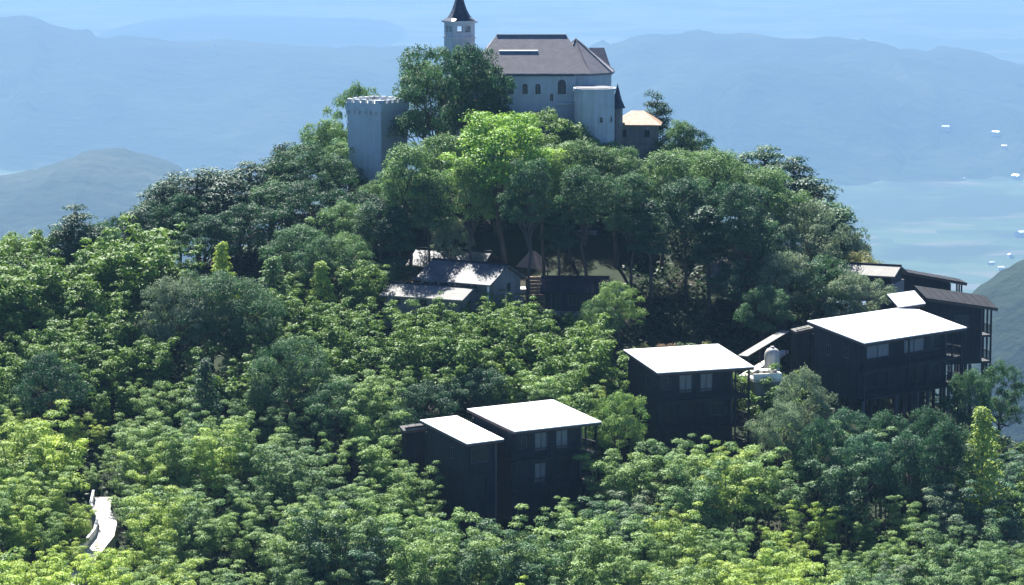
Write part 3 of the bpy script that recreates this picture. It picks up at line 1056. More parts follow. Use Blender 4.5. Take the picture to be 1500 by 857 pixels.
# bastion in front of the polygonal end
bq = at(871, 133, 379.2)
bast = empty('bastion', (bq.x, 379.4, zb - 4))
tag(bast, 'plain polygonal stone bastion in front of the hall end', 'tower')
zbt = bq.z - zb + 4
bp_ = ngon(0, 0, 2.45, 10, R(18))
MB().prism(bp_, 0, zbt).build('shaft', ST, bast)
bp2 = ngon(0, 0, 2.6, 10, R(18))
MB().prism(bp2, zbt - 0.003, zbt + 0.35).build('parapet', ST, bast)
MB().prism(ngon(0, 0, 2.3, 10, R(18)), zbt + 0.34, zbt + 0.42).build('roof_deck', M['roof_slate'], bast)
for k in (7, 8):
    (ax, ay), (bx, by) = bp_[k], bp_[(k + 1) % 10]
    L_ = math.hypot(bx - ax, by - ay)
    arch_window(bast, (ax, ay), ((bx - ax) / L_, (by - ay) / L_), L_ / 2, 0.35, zbt - 3.6, 0.5)
keep_rect(bast, -2.6, 2.6, -2.6, 2.6, 0.2)
# corner turret with cone roof to the right
tq = at(905, 158, 385)
tur = empty('corner_turret', (tq.x, 386, zb))
tag(tur, 'small dark cone roofed corner turret between bastion and terrace house', 'turret')
tz = tq.z - zb
MB().prism(ngon(0, 0, 0.62, 10), 0, tz).build('shaft', SDK, tur)
tc_ = MB()
n_ = 12
tc_.add([(x, y, tz - 0.1) for x, y in ngon(0, 0, 0.95, n_)] + [(x, y, tz + 0.9) for x, y in ngon(0, 0, 0.5, n_)] + [(0, 0, at(902, 122, 386).z - zb)],
        [(k, (k + 1) % n_, n_ + (k + 1) % n_, n_ + k) for k in range(n_)] + [(n_ + k, n_ + (k + 1) % n_, 2 * n_) for k in range(n_)] + [tuple(range(n_))[::-1]])
tc_.build('roof', M['roof_slate'], tur)

# bell tower
bt = at(673, 30, 392)
bell = empty('bell_tower', (bt.x, 392, zb), R(24))
tag(bell, 'slender stone bell tower with dark flared spire rising above the trees', 'tower')
zt_ = bt.z - zb
ha = 1.42
MB().box(-ha, ha, -ha, ha, 0, zt_ - 2.1).build('shaft', ST, bell)
MB().box(-ha - 0.1, ha + 0.1, -ha - 0.1, ha + 0.1, zt_ - 2.1, zt_ - 1.92).build('string_course', M['stone_trim'], bell)
for sx in (-1, 1):
    for sy in (-1, 1):
        x, y = sx * (ha - 0.28), sy * (ha - 0.28)
        MB().box(x - 0.27, x + 0.27, y - 0.27, y + 0.27, zt_ - 1.92, zt_ - 0.25).build('belfry_pier', ST, bell)
for k in range(4):       # twin openings on each side: middle pier and lintel
    a = k * math.pi / 2
    ca, sa = math.cos(a), math.sin(a)

    def tr(x, y): return (x * ca - y * sa, x * sa + y * ca)
    MB().prism([tr(-0.14, -ha + 0.04), tr(0.14, -ha + 0.04), tr(0.14, -ha + 0.4), tr(-0.14, -ha + 0.4)], zt_ - 1.92, zt_ - 0.25).build('belfry_pier', ST, bell)
    MB().prism([tr(-0.86, -ha + 0.02), tr(0.86, -ha + 0.02), tr(0.86, -ha + 0.45), tr(-0.86, -ha + 0.45)], zt_ - 0.62, zt_ - 0.252).build('lintel', ST, bell)
    MB().prism([tr(-0.86, -ha + 0.03), tr(0.86, -ha + 0.03), tr(0.86, -ha + 0.3), tr(-0.86, -ha + 0.3)], zt_ - 1.918, zt_ - 1.35).build('parapet', ST, bell)
MB().box(-ha - 0.24, ha + 0.24, -ha - 0.24, ha + 0.24, zt_ - 0.25, zt_).build('cornice', M['stone_trim'], bell)
sp = MB()
prof = [(1.62, 0.005), (1.3, 0.35), (1.02, 0.8), (0.78, 1.35), (0.56, 2.1), (0.33, 3.1), (0.1, 4.3), (0.02, 4.8)]
ring = []
for r_, z_ in prof:
    c_ = r_ * 0.55 if z_ > 0.2 else r_ * 0.85
    ring.append([(r_, -c_), (r_, c_), (c_, r_), (-c_, r_), (-r_, c_), (-r_, -c_), (-c_, -r_), (c_, -r_)])
vs = [(x, y, zt_ + z_) for rg, (r_, z_) in zip(ring, prof) for x, y in rg]
fs = [(i * 8 + k, i * 8 + (k + 1) % 8, (i + 1) * 8 + (k + 1) % 8, (i + 1) * 8 + k) for i in range(len(prof) - 1) for k in range(8)]
sp.add(vs, fs)
spo = sp.build('spire', M['roof_slate'], bell)
MB().tube([(0, 0, zt_ + 4.7), (0, 0, zt_ + 5.7)], 0.04, 6).build('finial', M['metal_white'], spo)
keep_rect(bell, -2, 2, -2, 2)

# crenellated tower
tl = at(551, 152, 376)
tow = empty('crenellated_tower', (tl.x, 376 + 3.5, -52), R(-36))
tag(tow, 'squat square stone tower with crenellated parapet left of the big dark tree', 'tower')
zt2 = at(551, 164, 376).z + 52
a2 = 2.5
MB().box(-a2, a2, -a2, a2, 0, zt2).build('shaft', ST, tow)
a3 = a2 + 0.18
pz = at(551, 152.5, 376).z + 52
MB().box(-a3, a3, -a3, a3, zt2 - 0.001, pz).build('parapet', ST, tow)
for s_ in range(7):      # corbels under the parapet, two visible sides
    v_ = -a3 + 0.25 + (2 * a3 - 0.5) * s_ / 6
    MB().box(v_ - 0.14, v_ + 0.14, -a3 + 0.02, -a2 - 0.001, zt2 - 0.4, zt2 - 0.002).build('corbel', M['stone_trim'], tow)
    MB().box(-a3 + 0.02, -a2 - 0.001, v_ - 0.14, v_ + 0.14, zt2 - 0.4, zt2 - 0.002).build('corbel', M['stone_trim'], tow)
merlons(tow, [(-a3, -a3), (a3, -a3), (a3, a3), (-a3, a3)], pz - 0.002, 0.62, 0.42, 0.42, 0.4, M['stone_trim'])
keep_rect(tow, -a3, a3, -a3, a3, 1.2)

# terrace house right of the castle
cq = at(902, 212, 388)
vT = gable_house('terrace_house', 'dark walled house with glinting tan hip roof right of the castle', cq, rot(-5), 5.0, 4.2, at(905, 181, 388).z - cq.z, 1.25, M['stone_dark'], M['roof_tan'], over=0.45, hip=True,
                 holes=[(.6, 1.3, .9, 1.8), (3.4, 4.1, .9, 1.8)], sink=6)

# ------------------------------------------------------------------ small things around the houses
# grey water tank and pale terrace between the two upper white roofs
tk = at(1131, 531, 327)
tank = empty('water_tank', tk)
tag(tank, 'grey round-topped water tank between the two upper white roofed houses', 'tank')
tm = MB()
pr = [(0.78, -2.5), (0.80, 0.0), (0.80, 0.75), (0.74, 1.1), (0.56, 1.38), (0.28, 1.52), (0.05, 1.56)]
n_ = 16
tm.add([(r_ * math.cos(2 * math.pi * k / n_), r_ * math.sin(2 * math.pi * k / n_), z_) for r_, z_ in pr for k in range(n_)],
       [(i * n_ + k, i * n_ + (k + 1) % n_, (i + 1) * n_ + (k + 1) % n_, (i + 1) * n_ + k) for i in range(len(pr) - 1) for k in range(n_)] + [tuple(range((len(pr) - 1) * n_, len(pr) * n_))])
tko = tm.build('shell', M['tank'], tank)
for p in tko.data.polygons: p.use_smooth = True
MB().tube([(0, 0, 1.5), (0, 0, 1.68)], 0.2, 10).build('hatch', M['tank'], tank)
tc2 = at(1104, 556, 323)
ter = empty('concrete_terrace', tc2, R(12))
tag(ter, 'pale concrete terrace with low parapet right of the middle white roof', 'terrace')
MB().box(0, 3.0, 0, 3.0, -0.3, 0).build('slab', M['concrete'], ter)
MB().box(0.15, 2.85, 0.15, 2.85, -3.5, -0.303).build('base_wall', M['stone_dark'], ter)
MB().box(0, 3.0, 0.02, 0.2, 0.0, 0.55).build('parapet', M['plaster_white'], ter)
MB().box(2.8, 2.98, 0.22, 3.0, 0.0, 0.55).build('parapet', M['plaster_white'], ter)
keep_rect(ter, 0, 3.2, -0.5, 4, 0.2)
tb = at(1123, 541, 325)
tab = empty('terrace_table', tb, R(20))
tag(tab, 'white slab table standing on the concrete terrace', 'table')
MB().box(-0.85, 0.85, -0.5, 0.5, -0.07, 0.0).build('tabletop', M['plaster_white'], tab)
for sx in (-0.6, 0.6): MB().box(sx - 0.07, sx + 0.07, -0.35, 0.35, -1.0, -0.07).build('leg', M['concrete'], tab)
# stair roof climbing to the largest house
a_, b_ = at(1088, 521, 328), at(1150, 484, 336)
sr = empty('covered_stair', a_)
tag(sr, 'narrow pale roofed stairway climbing from the middle house to the largest house', 'stair')
dv = b_ - a_
nv = Vector((-dv.y, dv.x, 0)).normalized() * 0.55
MB().slab([tuple(-nv), tuple(dv - nv), tuple(dv + nv), tuple(nv)], 0.1).build('roof', M['roof_pale'], sr)
for t_ in (0.05, 0.5, 0.95):
    for s_ in (-0.85, 0.85):
        p_ = dv * t_ + nv * s_
        MB().box(p_.x - .06, p_.x + .06, p_.y - .06, p_.y + .06, p_.z - 2.6, p_.z - 0.1).build('post', M['timber'], sr)
for i in range(10):
    p_ = dv * ((i + .5) / 10)
    q_ = dv * (1 / 20)
    e_ = nv * 0.8
    MB().slab([tuple(p_ - q_ - e_ - Vector((0, 0, 2.1))), tuple(p_ + q_ - e_ - Vector((0, 0, 2.1))), tuple(p_ + q_ + e_ - Vector((0, 0, 2.1))), tuple(p_ - q_ + e_ - Vector((0, 0, 2.1)))], 0.3).build('step', M['concrete'], sr)
FOOT.append((a_.x, a_.y, math.cos(math.atan2(dv.y, dv.x)), math.sin(math.atan2(dv.y, dv.x)), -0.5, math.hypot(dv.x, dv.y) + .5, -1.1, 1.1))
# small rear lean-tos beside the white roofs
for (nm, lb, f1, f2, f3, Y_) in (('lean_to', 'pale lean-to roof at the rear left of the lowest timber block', (591, 631), (636, 625), (585, 624), 305.8),
                                 ('lean_to', 'pale lean-to roof at the rear left of the largest timber house', (1166, 486), (1192, 480), (1158, 482), 331)):
    o_, t_ = stilt_house(nm, lb, f1, f2, f3, Y_, storeys=2, bays=[], gallery=0.1, front_deck=False, roof_mat='roof_pale', cat='shed')

# concrete lane showing through the bamboo at the lower left
lane_px = [(152, 728, 12), (148, 746, 14), (158, 766, 17), (154, 785, 22), (138, 805, 22), (110, 840, 22), (90, 880, 22)]
lane_pts = []
for (px_, py_, w_) in lane_px:
    lo, hi = 230.0, 330.0
    for _ in range(50):
        m_ = (lo + hi) / 2
        p_ = at(px_, py_, m_)
        if p_.z > ground_z(p_.x, m_) + 1.6: lo = m_
        else: hi = m_
    lane_pts.append((at(px_, py_, lo), w_ / F * lo))
print('LANE', [(round(p.x, 1), round(p.y, 1), round(p.z, 1)) for p, w in lane_pts])
ln = MB()
vs, fs = [], []
for i, (p_, w_) in enumerate(lane_pts):
    a = lane_pts[max(i - 1, 0)][0]
    b = lane_pts[min(i + 1, len(lane_pts) - 1)][0]
    t_ = Vector((b.x - a.x, b.y - a.y, 0)).normalized()
    n_ = Vector((-t_.y, t_.x, 0)) * 0.85
    for s_ in (-1, 1):
        q_ = p_ + n_ * s_
        vs += [tuple(q_), (q_.x, q_.y, q_.z - 3)]
for i in range(len(lane_pts) - 1):
    k = i * 4
    fs += [(k, k + 4, k + 6, k + 2), (k, k + 1, k + 5, k + 4), (k + 2, k + 6, k + 7, k + 3)]
ln.add(vs, fs)
lane = tag(ln.build('concrete_lane', M['concrete']), 'short white sunlit concrete lane showing through the bamboo', 'lane', kind='structure')
lw = MB()
for i in range(len(lane_pts) - 1):
    k = i * 4
    a, b = Vector(vs[k]), Vector(vs[k + 4])
    n_ = (b - a).cross(Vector((0, 0, 1))).normalized() * 0.15
    lw.add([tuple(q + off + Vector((0, 0, h))) for h in (-0.6, 0.7) for q, off in ((a, n_ * 0.1), (b, n_ * 0.1), (b, n_ * 1.6), (a, n_ * 1.6))],
           [(4, 5, 6, 7), (0, 1, 5, 4), (1, 2, 6, 5), (2, 3, 7, 6), (3, 0, 4, 7)])
tag(lw.build('lane_parapet', M['stone_trim']), 'low pale parapet along the edge of the concrete lane', 'parapet')
LANE = [(p.x, p.y) for p, w in lane_pts[:4]]


def near_lane(x, y, r=2.3):
    for (ax, ay), (bx, by) in zip(LANE, LANE[1:]):
        dx, dy = bx - ax, by - ay
        t_ = max(0, min(1, ((x - ax) * dx + (y - ay) * dy) / (dx * dx + dy * dy)))
        if math.hypot(x - ax - t_ * dx, y - ay - t_ * dy) < r: return True
    return False


# ------------------------------------------------------------------ plants: leaf geometry
def unit(a): return a / np.maximum(np.linalg.norm(a, axis=-1, keepdims=True), 1e-6)


def leaf_mesh(name, pos, direc, nrm, ln_, wd_, tint, mat):
    """rhombic leaf sprays; all arrays are per leaf"""
    n = len(pos)
    d = unit(direc)
    side = unit(np.cross(d, nrm))
    ln_ = np.broadcast_to(ln_, (n,))[:, None]
    wd_ = np.broadcast_to(wd_, (n,))[:, None]
    v = np.empty((n, 4, 3))
    v[:, 0] = pos
    v[:, 1] = pos + d * ln_ * 0.45 + side * wd_ * 0.5
    tip = pos + d * ln_
    tip[:, 2] -= ln_[:, 0] * 0.12
    v[:, 2] = tip
    v[:, 3] = pos + d * ln_ * 0.45 - side * wd_ * 0.5
    m = bpy.data.meshes.new(name)
    m.vertices.add(n * 4)
    m.vertices.foreach_set('co', v.reshape(-1).astype(np.float32))
    m.loops.add(n * 4)
    m.loops.foreach_set('vertex_index', np.arange(n * 4, dtype=np.int32))
    m.polygons.add(n)
    m.polygons.foreach_set('loop_start', np.arange(0, n * 4, 4, dtype=np.int32))
    m.update(calc_edges=True)
    at_ = m.attributes.new('tint', 'FLOAT', 'POINT')
    at_.data.foreach_set('value', np.repeat(tint, 4).astype(np.float32))
    m.materials.append(mat)
    return m


def tufts(centers, radius, per, ln_, wd_, flat=0.55, rg=rng, droop=0.35, up=0.6, tint0=None, jit=0.28, low=-0.3):
    """dome-shaped tufts shingled with leaves: returns arrays for leaf_mesh"""
    centers = np.asarray(centers, float)
    k = len(centers)
    radius = np.broadcast_to(radius, (k,))
    c = np.repeat(centers, per, 0)
    r = np.repeat(radius, per)[:, None]
    q = unit(rg.normal(size=(k * per, 3)))
    q[:, 2] = np.where(q[:, 2] < low, -q[:, 2], q[:, 2])
    rad = 0.55 + 0.5 * rg.random((k * per, 1)) ** 0.6
    lump = 1 + 0.22 * np.sin(q[:, :1] * 5 + c[:, :1] * 3) * np.cos(q[:, 1:2] * 6 + c[:, 1:2] * 2)
    off = q * rad * lump
    off[:, 2] *= flat
    pos = c + off * r
    nrm = unit(q * np.array([0.75, 0.75, 0.6 / max(flat, .3)]) + np.array([0, 0, up * 0.5]) + rg.normal(size=q.shape) * jit)
    hor = q * np.array([1, 1, 0.0]) + rg.normal(size=q.shape) * 0.85
    d = unit(hor) + np.array([0, 0, -droop])
    d = d - nrm * np.sum(d * nrm, 1, keepdims=True)
    d = unit(d) + rg.normal(size=d.shape) * 0.3
    t = np.repeat(rg.random(k) if tint0 is None else tint0, per) * 0.6 + rg.random(k * per) * 0.4
    s = (0.7 + 0.6 * rg.random(k * per)) * np.repeat(0.7 + 0.3 * radius / max(radius.mean(), 1e-6), per)
    return pos, d, nrm, ln_ * s, wd_ * s, t


def bamboo_variant(i, per=150, ll=0.155, lw=0.08):
    """an arching clump of bamboo about 9.5 m high: culm mesh and plume mesh"""
    rg = np.random.default_rng(100 + i)
    cm = MB()
    cs, rs = [], []
    nc = 4 + i % 3
    for c in range(nc):
        a = 2 * math.pi * (c + rg.random() * 0.6) / nc
        b0 = 0.15 + 0.5 * rg.random()
        lean = 0.5 + 1.0 * rg.random()
        H = 6.9 + 3.0 * rg.random()
        ca, sa = math.cos(a), math.sin(a)

        def pt(t):
            rr = b0 + lean * t ** 2.3 + 0.5 * max(0, t - 0.85) * 4
            return np.array([ca * rr, sa * rr, H * (t - 0.11 * max(0, t - 0.55) ** 2 * 5)])
        ts = [0, .25, .5, .7, .85, 1.0]
        cm.tube([tuple(pt(t) - (np.array([0, 0, 1.0]) if t == 0 else 0)) for t in ts], [.06, .055, .045, .035, .022, .01], 5)
        nn = 8
        for k in range(nn):
            t = 0.40 + 0.64 * (k / (nn - 1)) + rg.normal() * 0.03
            p = pt(min(t, 1.04))
            spread = 0.85 * (1.1 - t) + 0.16
            for j in range(2 if t < 0.75 else 1):
                b = rg.random() * 2 * math.pi
                e = spread * (0.4 + 0.8 * rg.random())
                cs.append(p + np.array([math.cos(b) * e, math.sin(b) * e, rg.normal() * 0.15 - 0.1]))
                rs.append((0.36 + 0.26 * rg.random()) * (0.85 + 0.4 * (1.05 - t)))
    arr = tufts(cs, np.array(rs), per, ll, lw, 0.62, rg, droop=0.5, up=0.45, jit=0.25)
    return cm.mesh('culms', M['culm']), leaf_mesh('plumes', *arr, M['leaf'])


def limb_points(p0, p1, rg, n=4, sag=0.0, wob=0.06):
    p0, p1 = np.array(p0), np.array(p1)
    pts = []
    for k in range(n + 1):
        t = k / n
        q = p0 + (p1 - p0) * t
        q = q + rg.normal(size=3) * wob * np.linalg.norm(p1 - p0) * math.sin(math.pi * t)
        q[2] -= sag * math.sin(math.pi * t)
        pts.append(tuple(q))
    return pts


def broadleaf_variant(i, H=11.0, W=4.2, base=0.28, blob=0.85, nblob=76, per=210, lean=0.0, conic=0.0):
    """spreading tree: trunk with limbs and a crown of separate leaf clumps"""
    rg = np.random.default_rng(300 + i)
    tm = MB()
    top = H * (base + 0.38)
    tm.tube(limb_points((0, 0, -1.2), (lean * 0.4, 0.1, top), rg, 6, wob=0.015), [.26, .24, .2, .18, .15, .11, .05], 7)
    cs, rs = [], []
    zc, hz = H * (base + (1 - base) * 0.52), H * (1 - base) * 0.5
    while len(cs) < nblob:
        v = rg.normal(size=3)
        v /= np.linalg.norm(v)
        if v[2] < -0.55: continue
        rr = 0.55 + 0.45 * rg.random() ** 0.5
        lob = 1 + 0.22 * math.sin(3 * math.atan2(v[1], v[0]) + i) + 0.15 * math.sin(5 * v[2] + i * 2)
        wf = 1 - conic * max(0, v[2])
        p = np.array([v[0] * W * rr * lob * wf + lean, v[1] * W * rr * lob * wf, zc + v[2] * hz * rr])
        if all(np.linalg.norm(p - q) > blob * 0.62 for q in cs):
            cs.append(p)
            rs.append(blob * (0.65 + 0.7 * rg.random()))
    for k in range(0, nblob, 4):
        z0 = top * (0.45 + 0.5 * rg.random())
        tm.tube(limb_points((lean * 0.4 * z0 / top, 0.1 * z0 / top, z0), tuple(cs[k]), rg, 4), [.10, .08, .06, .04, .02], 5)
    arr = tufts(cs, np.array(rs), per, 0.21, 0.125, 0.8, rg, droop=0.3, up=0.4, jit=0.35)
    return tm.mesh('trunk', M['bark']), leaf_mesh('crown', *arr, M['leaf'])


def pine_variant(i, H=11.0):
    """irregular pine with flat dark needle pads"""
    rg = np.random.default_rng(500 + i)
    tm = MB()
    bend = rg.normal(size=2) * 0.35
    def tp(z): return np.array([bend[0] * math.sin(z / H * 2.5), bend[1] * math.sin(z / H * 3.1), z])
    tm.tube([tuple(tp(z)) for z in (-1.2, H * .25, H * .5, H * .75, H * .97)], [.22, .19, .15, .09, .03], 7)
    cs, rs = [], []
    nl = 9
    for k in range(nl):
        z = H * (0.36 + 0.62 * k / (nl - 1))
        reach = 2.5 * (1 - 0.72 * (k / (nl - 1)) ** 1.4)
        for j in range(6 if k < nl - 1 else 2):
            a = rg.random() * 2 * math.pi
            e = reach * (0.45 + 0.6 * rg.random())
            p = tp(z) + np.array([math.cos(a) * e, math.sin(a) * e, 0.12 * e + rg.normal() * 0.15])
            cs.append(p)
            rs.append(0.72 + 0.45 * rg.random())
            tm.tube(limb_points(tp(z - 0.3), tuple(p), rg, 3), [.06, .05, .035, .015], 4)
            if e > 1.2:
                cs.append(tp(z) * 0.45 + p * 0.55 + np.array([rg.normal() * .3, rg.normal() * .3, .15]))
                rs.append(0.5 + 0.3 * rg.random())
    arr = tufts(cs, np.array(rs), 130, 0.24, 0.11, 0.5, rg, droop=0.1, up=0.7, jit=0.35)
    return tm.mesh('trunk', M['bark']), leaf_mesh('crown', *arr, M['needle'])


def tall_variant(i, H=14.0):
    """tall straight forest tree: long bare trunk, narrow crown of hanging clumps"""
    rg = np.random.default_rng(700 + i)
    tm = MB()
    b = rg.normal(size=2) * 0.25
    tm.tube([(0, 0, -1.5), (b[0] * .3, b[1] * .3, H * .3), (b[0], b[1], H * .6), (b[0] * 1.2, b[1] * 1.1, H * .95)], [.2, .17, .12, .04], 7)
    cs, rs = [], []
    n = 58
    while len(cs) < n:
        t = rg.random()
        z = H * (0.5 + 0.48 * t)
        reach = 2.1 * (math.sin(math.pi * min(1, 0.18 + t * 0.86)) ** 0.7)
        a = rg.random() * 2 * math.pi
        e = reach * rg.random() ** 0.5
        p = np.array([b[0] + math.cos(a) * e, b[1] + math.sin(a) * e, z])
        cs.append(p)
        rs.append(0.55 + 0.45 * rg.random())
        if len(cs) % 4 == 0:
            tm.tube(limb_points((b[0], b[1], z - 0.5), tuple(p), rg, 3), [.06, .05, .03, .015], 4)
    arr = tufts(cs, np.array(rs), 130, 0.25, 0.13, 0.75, rg, droop=0.3, up=0.6)
    return tm.mesh('trunk', M['bark']), leaf_mesh('crown', *arr, M['needle'])


def cypress_variant(i, H=9.0):
    """pointed, feathery young tree"""
    rg = np.random.default_rng(800 + i)
    tm = MB()
    tm.tube([(0, 0, -1), (0, 0, H * .5), (0.05, 0, H * .97)], [.12, .08, .02], 6)
    cs, rs = [], []
    for k in range(52):
        t = (k + rg.random()) / 52
        e = (1.5 * (1 - t) ** 0.8 + 0.1) * (0.55 + 0.5 * rg.random())
        a = k * 2.4 + rg.normal() * 0.3
        cs.append([math.cos(a) * e, math.sin(a) * e, H * (0.22 + 0.76 * t)])
        rs.append(0.32 + 0.38 * (1 - t))
    arr = tufts(cs, np.array(rs), 80, 0.24, 0.11, 0.7, rg, droop=0.35, up=0.8)
    return tm.mesh('trunk', M['bark']), leaf_mesh('crown', *arr, M['leaf'])


def shrub_variant(i, dry=False):
    rg = np.random.default_rng(900 + i)
    tm = MB()
    cs, rs = [], []
    for k in range(13):
        a = rg.random() * 2 * math.pi
        e = 1.1 * rg.random() ** 0.6
        z = (0.8 + 1.7 * rg.random()) * (1.15 - 0.3 * e)
        p = (math.cos(a) * e, math.sin(a) * e, z)
        tm.tube(limb_points((0.1 * math.cos(a), 0.1 * math.sin(a), -0.6), p, rg, 3), [.045, .035, .025, .012], 4)
        cs.append(p)
        rs.append(0.35 + 0.3 * rg.random())
    arr = tufts(cs, np.array(rs), 80 if not dry else 60, 0.22, 0.11, 0.85, rg, droop=0.1, up=0.6)
    return tm.mesh('stems', M['bark']), leaf_mesh('foliage', *arr, M['leaf'])


VAR = {
    'bamboo': [bamboo_variant(i) for i in range(8)],
    'broad': [broadleaf_variant(i, lean=(0.5 if i % 2 else -0.3)) for i in range(5)],
    'big': [broadleaf_variant(20 + i, H=14, W=5.6, base=0.16, blob=1.0, nblob=130, per=220) for i in range(3)],
    'high': [broadleaf_variant(40 + i, H=16, W=3.3, base=0.40, blob=0.9, nblob=88, per=200) for i in range(4)],
    'pine': [pine_variant(i) for i in range(5)],
    'tall': [tall_variant(i) for i in range(5)],
    'cypress': [cypress_variant(i) for i in range(3)],
    'shrub': [shrub_variant(i) for i in range(4)],
}
VH = {'bamboo': 9.6, 'broad': 11.0, 'big': 14.0, 'high': 16.0, 'pine': 11.2, 'tall': 14.2, 'cypress': 9.2, 'shrub': 2.9}
NAMES = {'bamboo': ('bamboo_clump', 'culms', 'plumes'), 'broad': ('broadleaf_tree', 'trunk', 'crown'), 'big': ('broadleaf_tree', 'trunk', 'crown'), 'high': ('tall_forest_tree', 'trunk', 'crown'), 'pine': ('pine_tree', 'trunk', 'crown'),
         'tall': ('tall_forest_tree', 'trunk', 'crown'), 'cypress': ('young_conifer', 'trunk', 'crown'), 'shrub': ('shrub', 'stems', 'foliage')}
PLANTS = []      # root, kind, tone word, px, py of the crown


def plant(kind, x, y, height, color, rz=None, wide=1.0, tone='green', var=None, label=None):
    nm, n1, n2 = NAMES[kind]
    vs_ = VAR[kind]
    a, b = vs_[rng.integers(len(vs_)) if var is None else var % len(vs_)]
    z = ground_z(x, y) - 0.1
    root = empty(nm, (x, y, z), rng.random() * 6.283 if rz is None else rz)
    s = height / VH[kind]
    root.scale = (s * wide, s * wide, s)
    o1 = bpy.data.objects.new(n1, a)
    o2 = bpy.data.objects.new(n2, b)
    for o in (o1, o2):
        COL.objects.link(o)
        o.parent = root
    o2.color = (*color, 1)
    top = proj((x, y, z + height * 0.85))
    PLANTS.append([root, kind, tone, top[0], top[1], label])
    return root


TONES = {'fresh lime': (0.17, 0.29, 0.055), 'lime green': (0.225, 0.315, 0.06), 'bright yellow-green': (0.19, 0.27, 0.06), 'fresh green': (0.125, 0.205, 0.06), 'mid green': (0.085, 0.155, 0.055),
         'deep green': (0.045, 0.10, 0.042), 'dark green': (0.027, 0.066, 0.033), 'grey-green': (0.115, 0.16, 0.09), 'olive': (0.14, 0.155, 0.06), 'dry brown': (0.22, 0.16, 0.10),
         'blue-green': (0.05, 0.11, 0.062)}


def tone_color(t):
    c_ = np.array(TONES[t]) * (1.22 + 0.26 * rng.random())
    return tuple(c_)


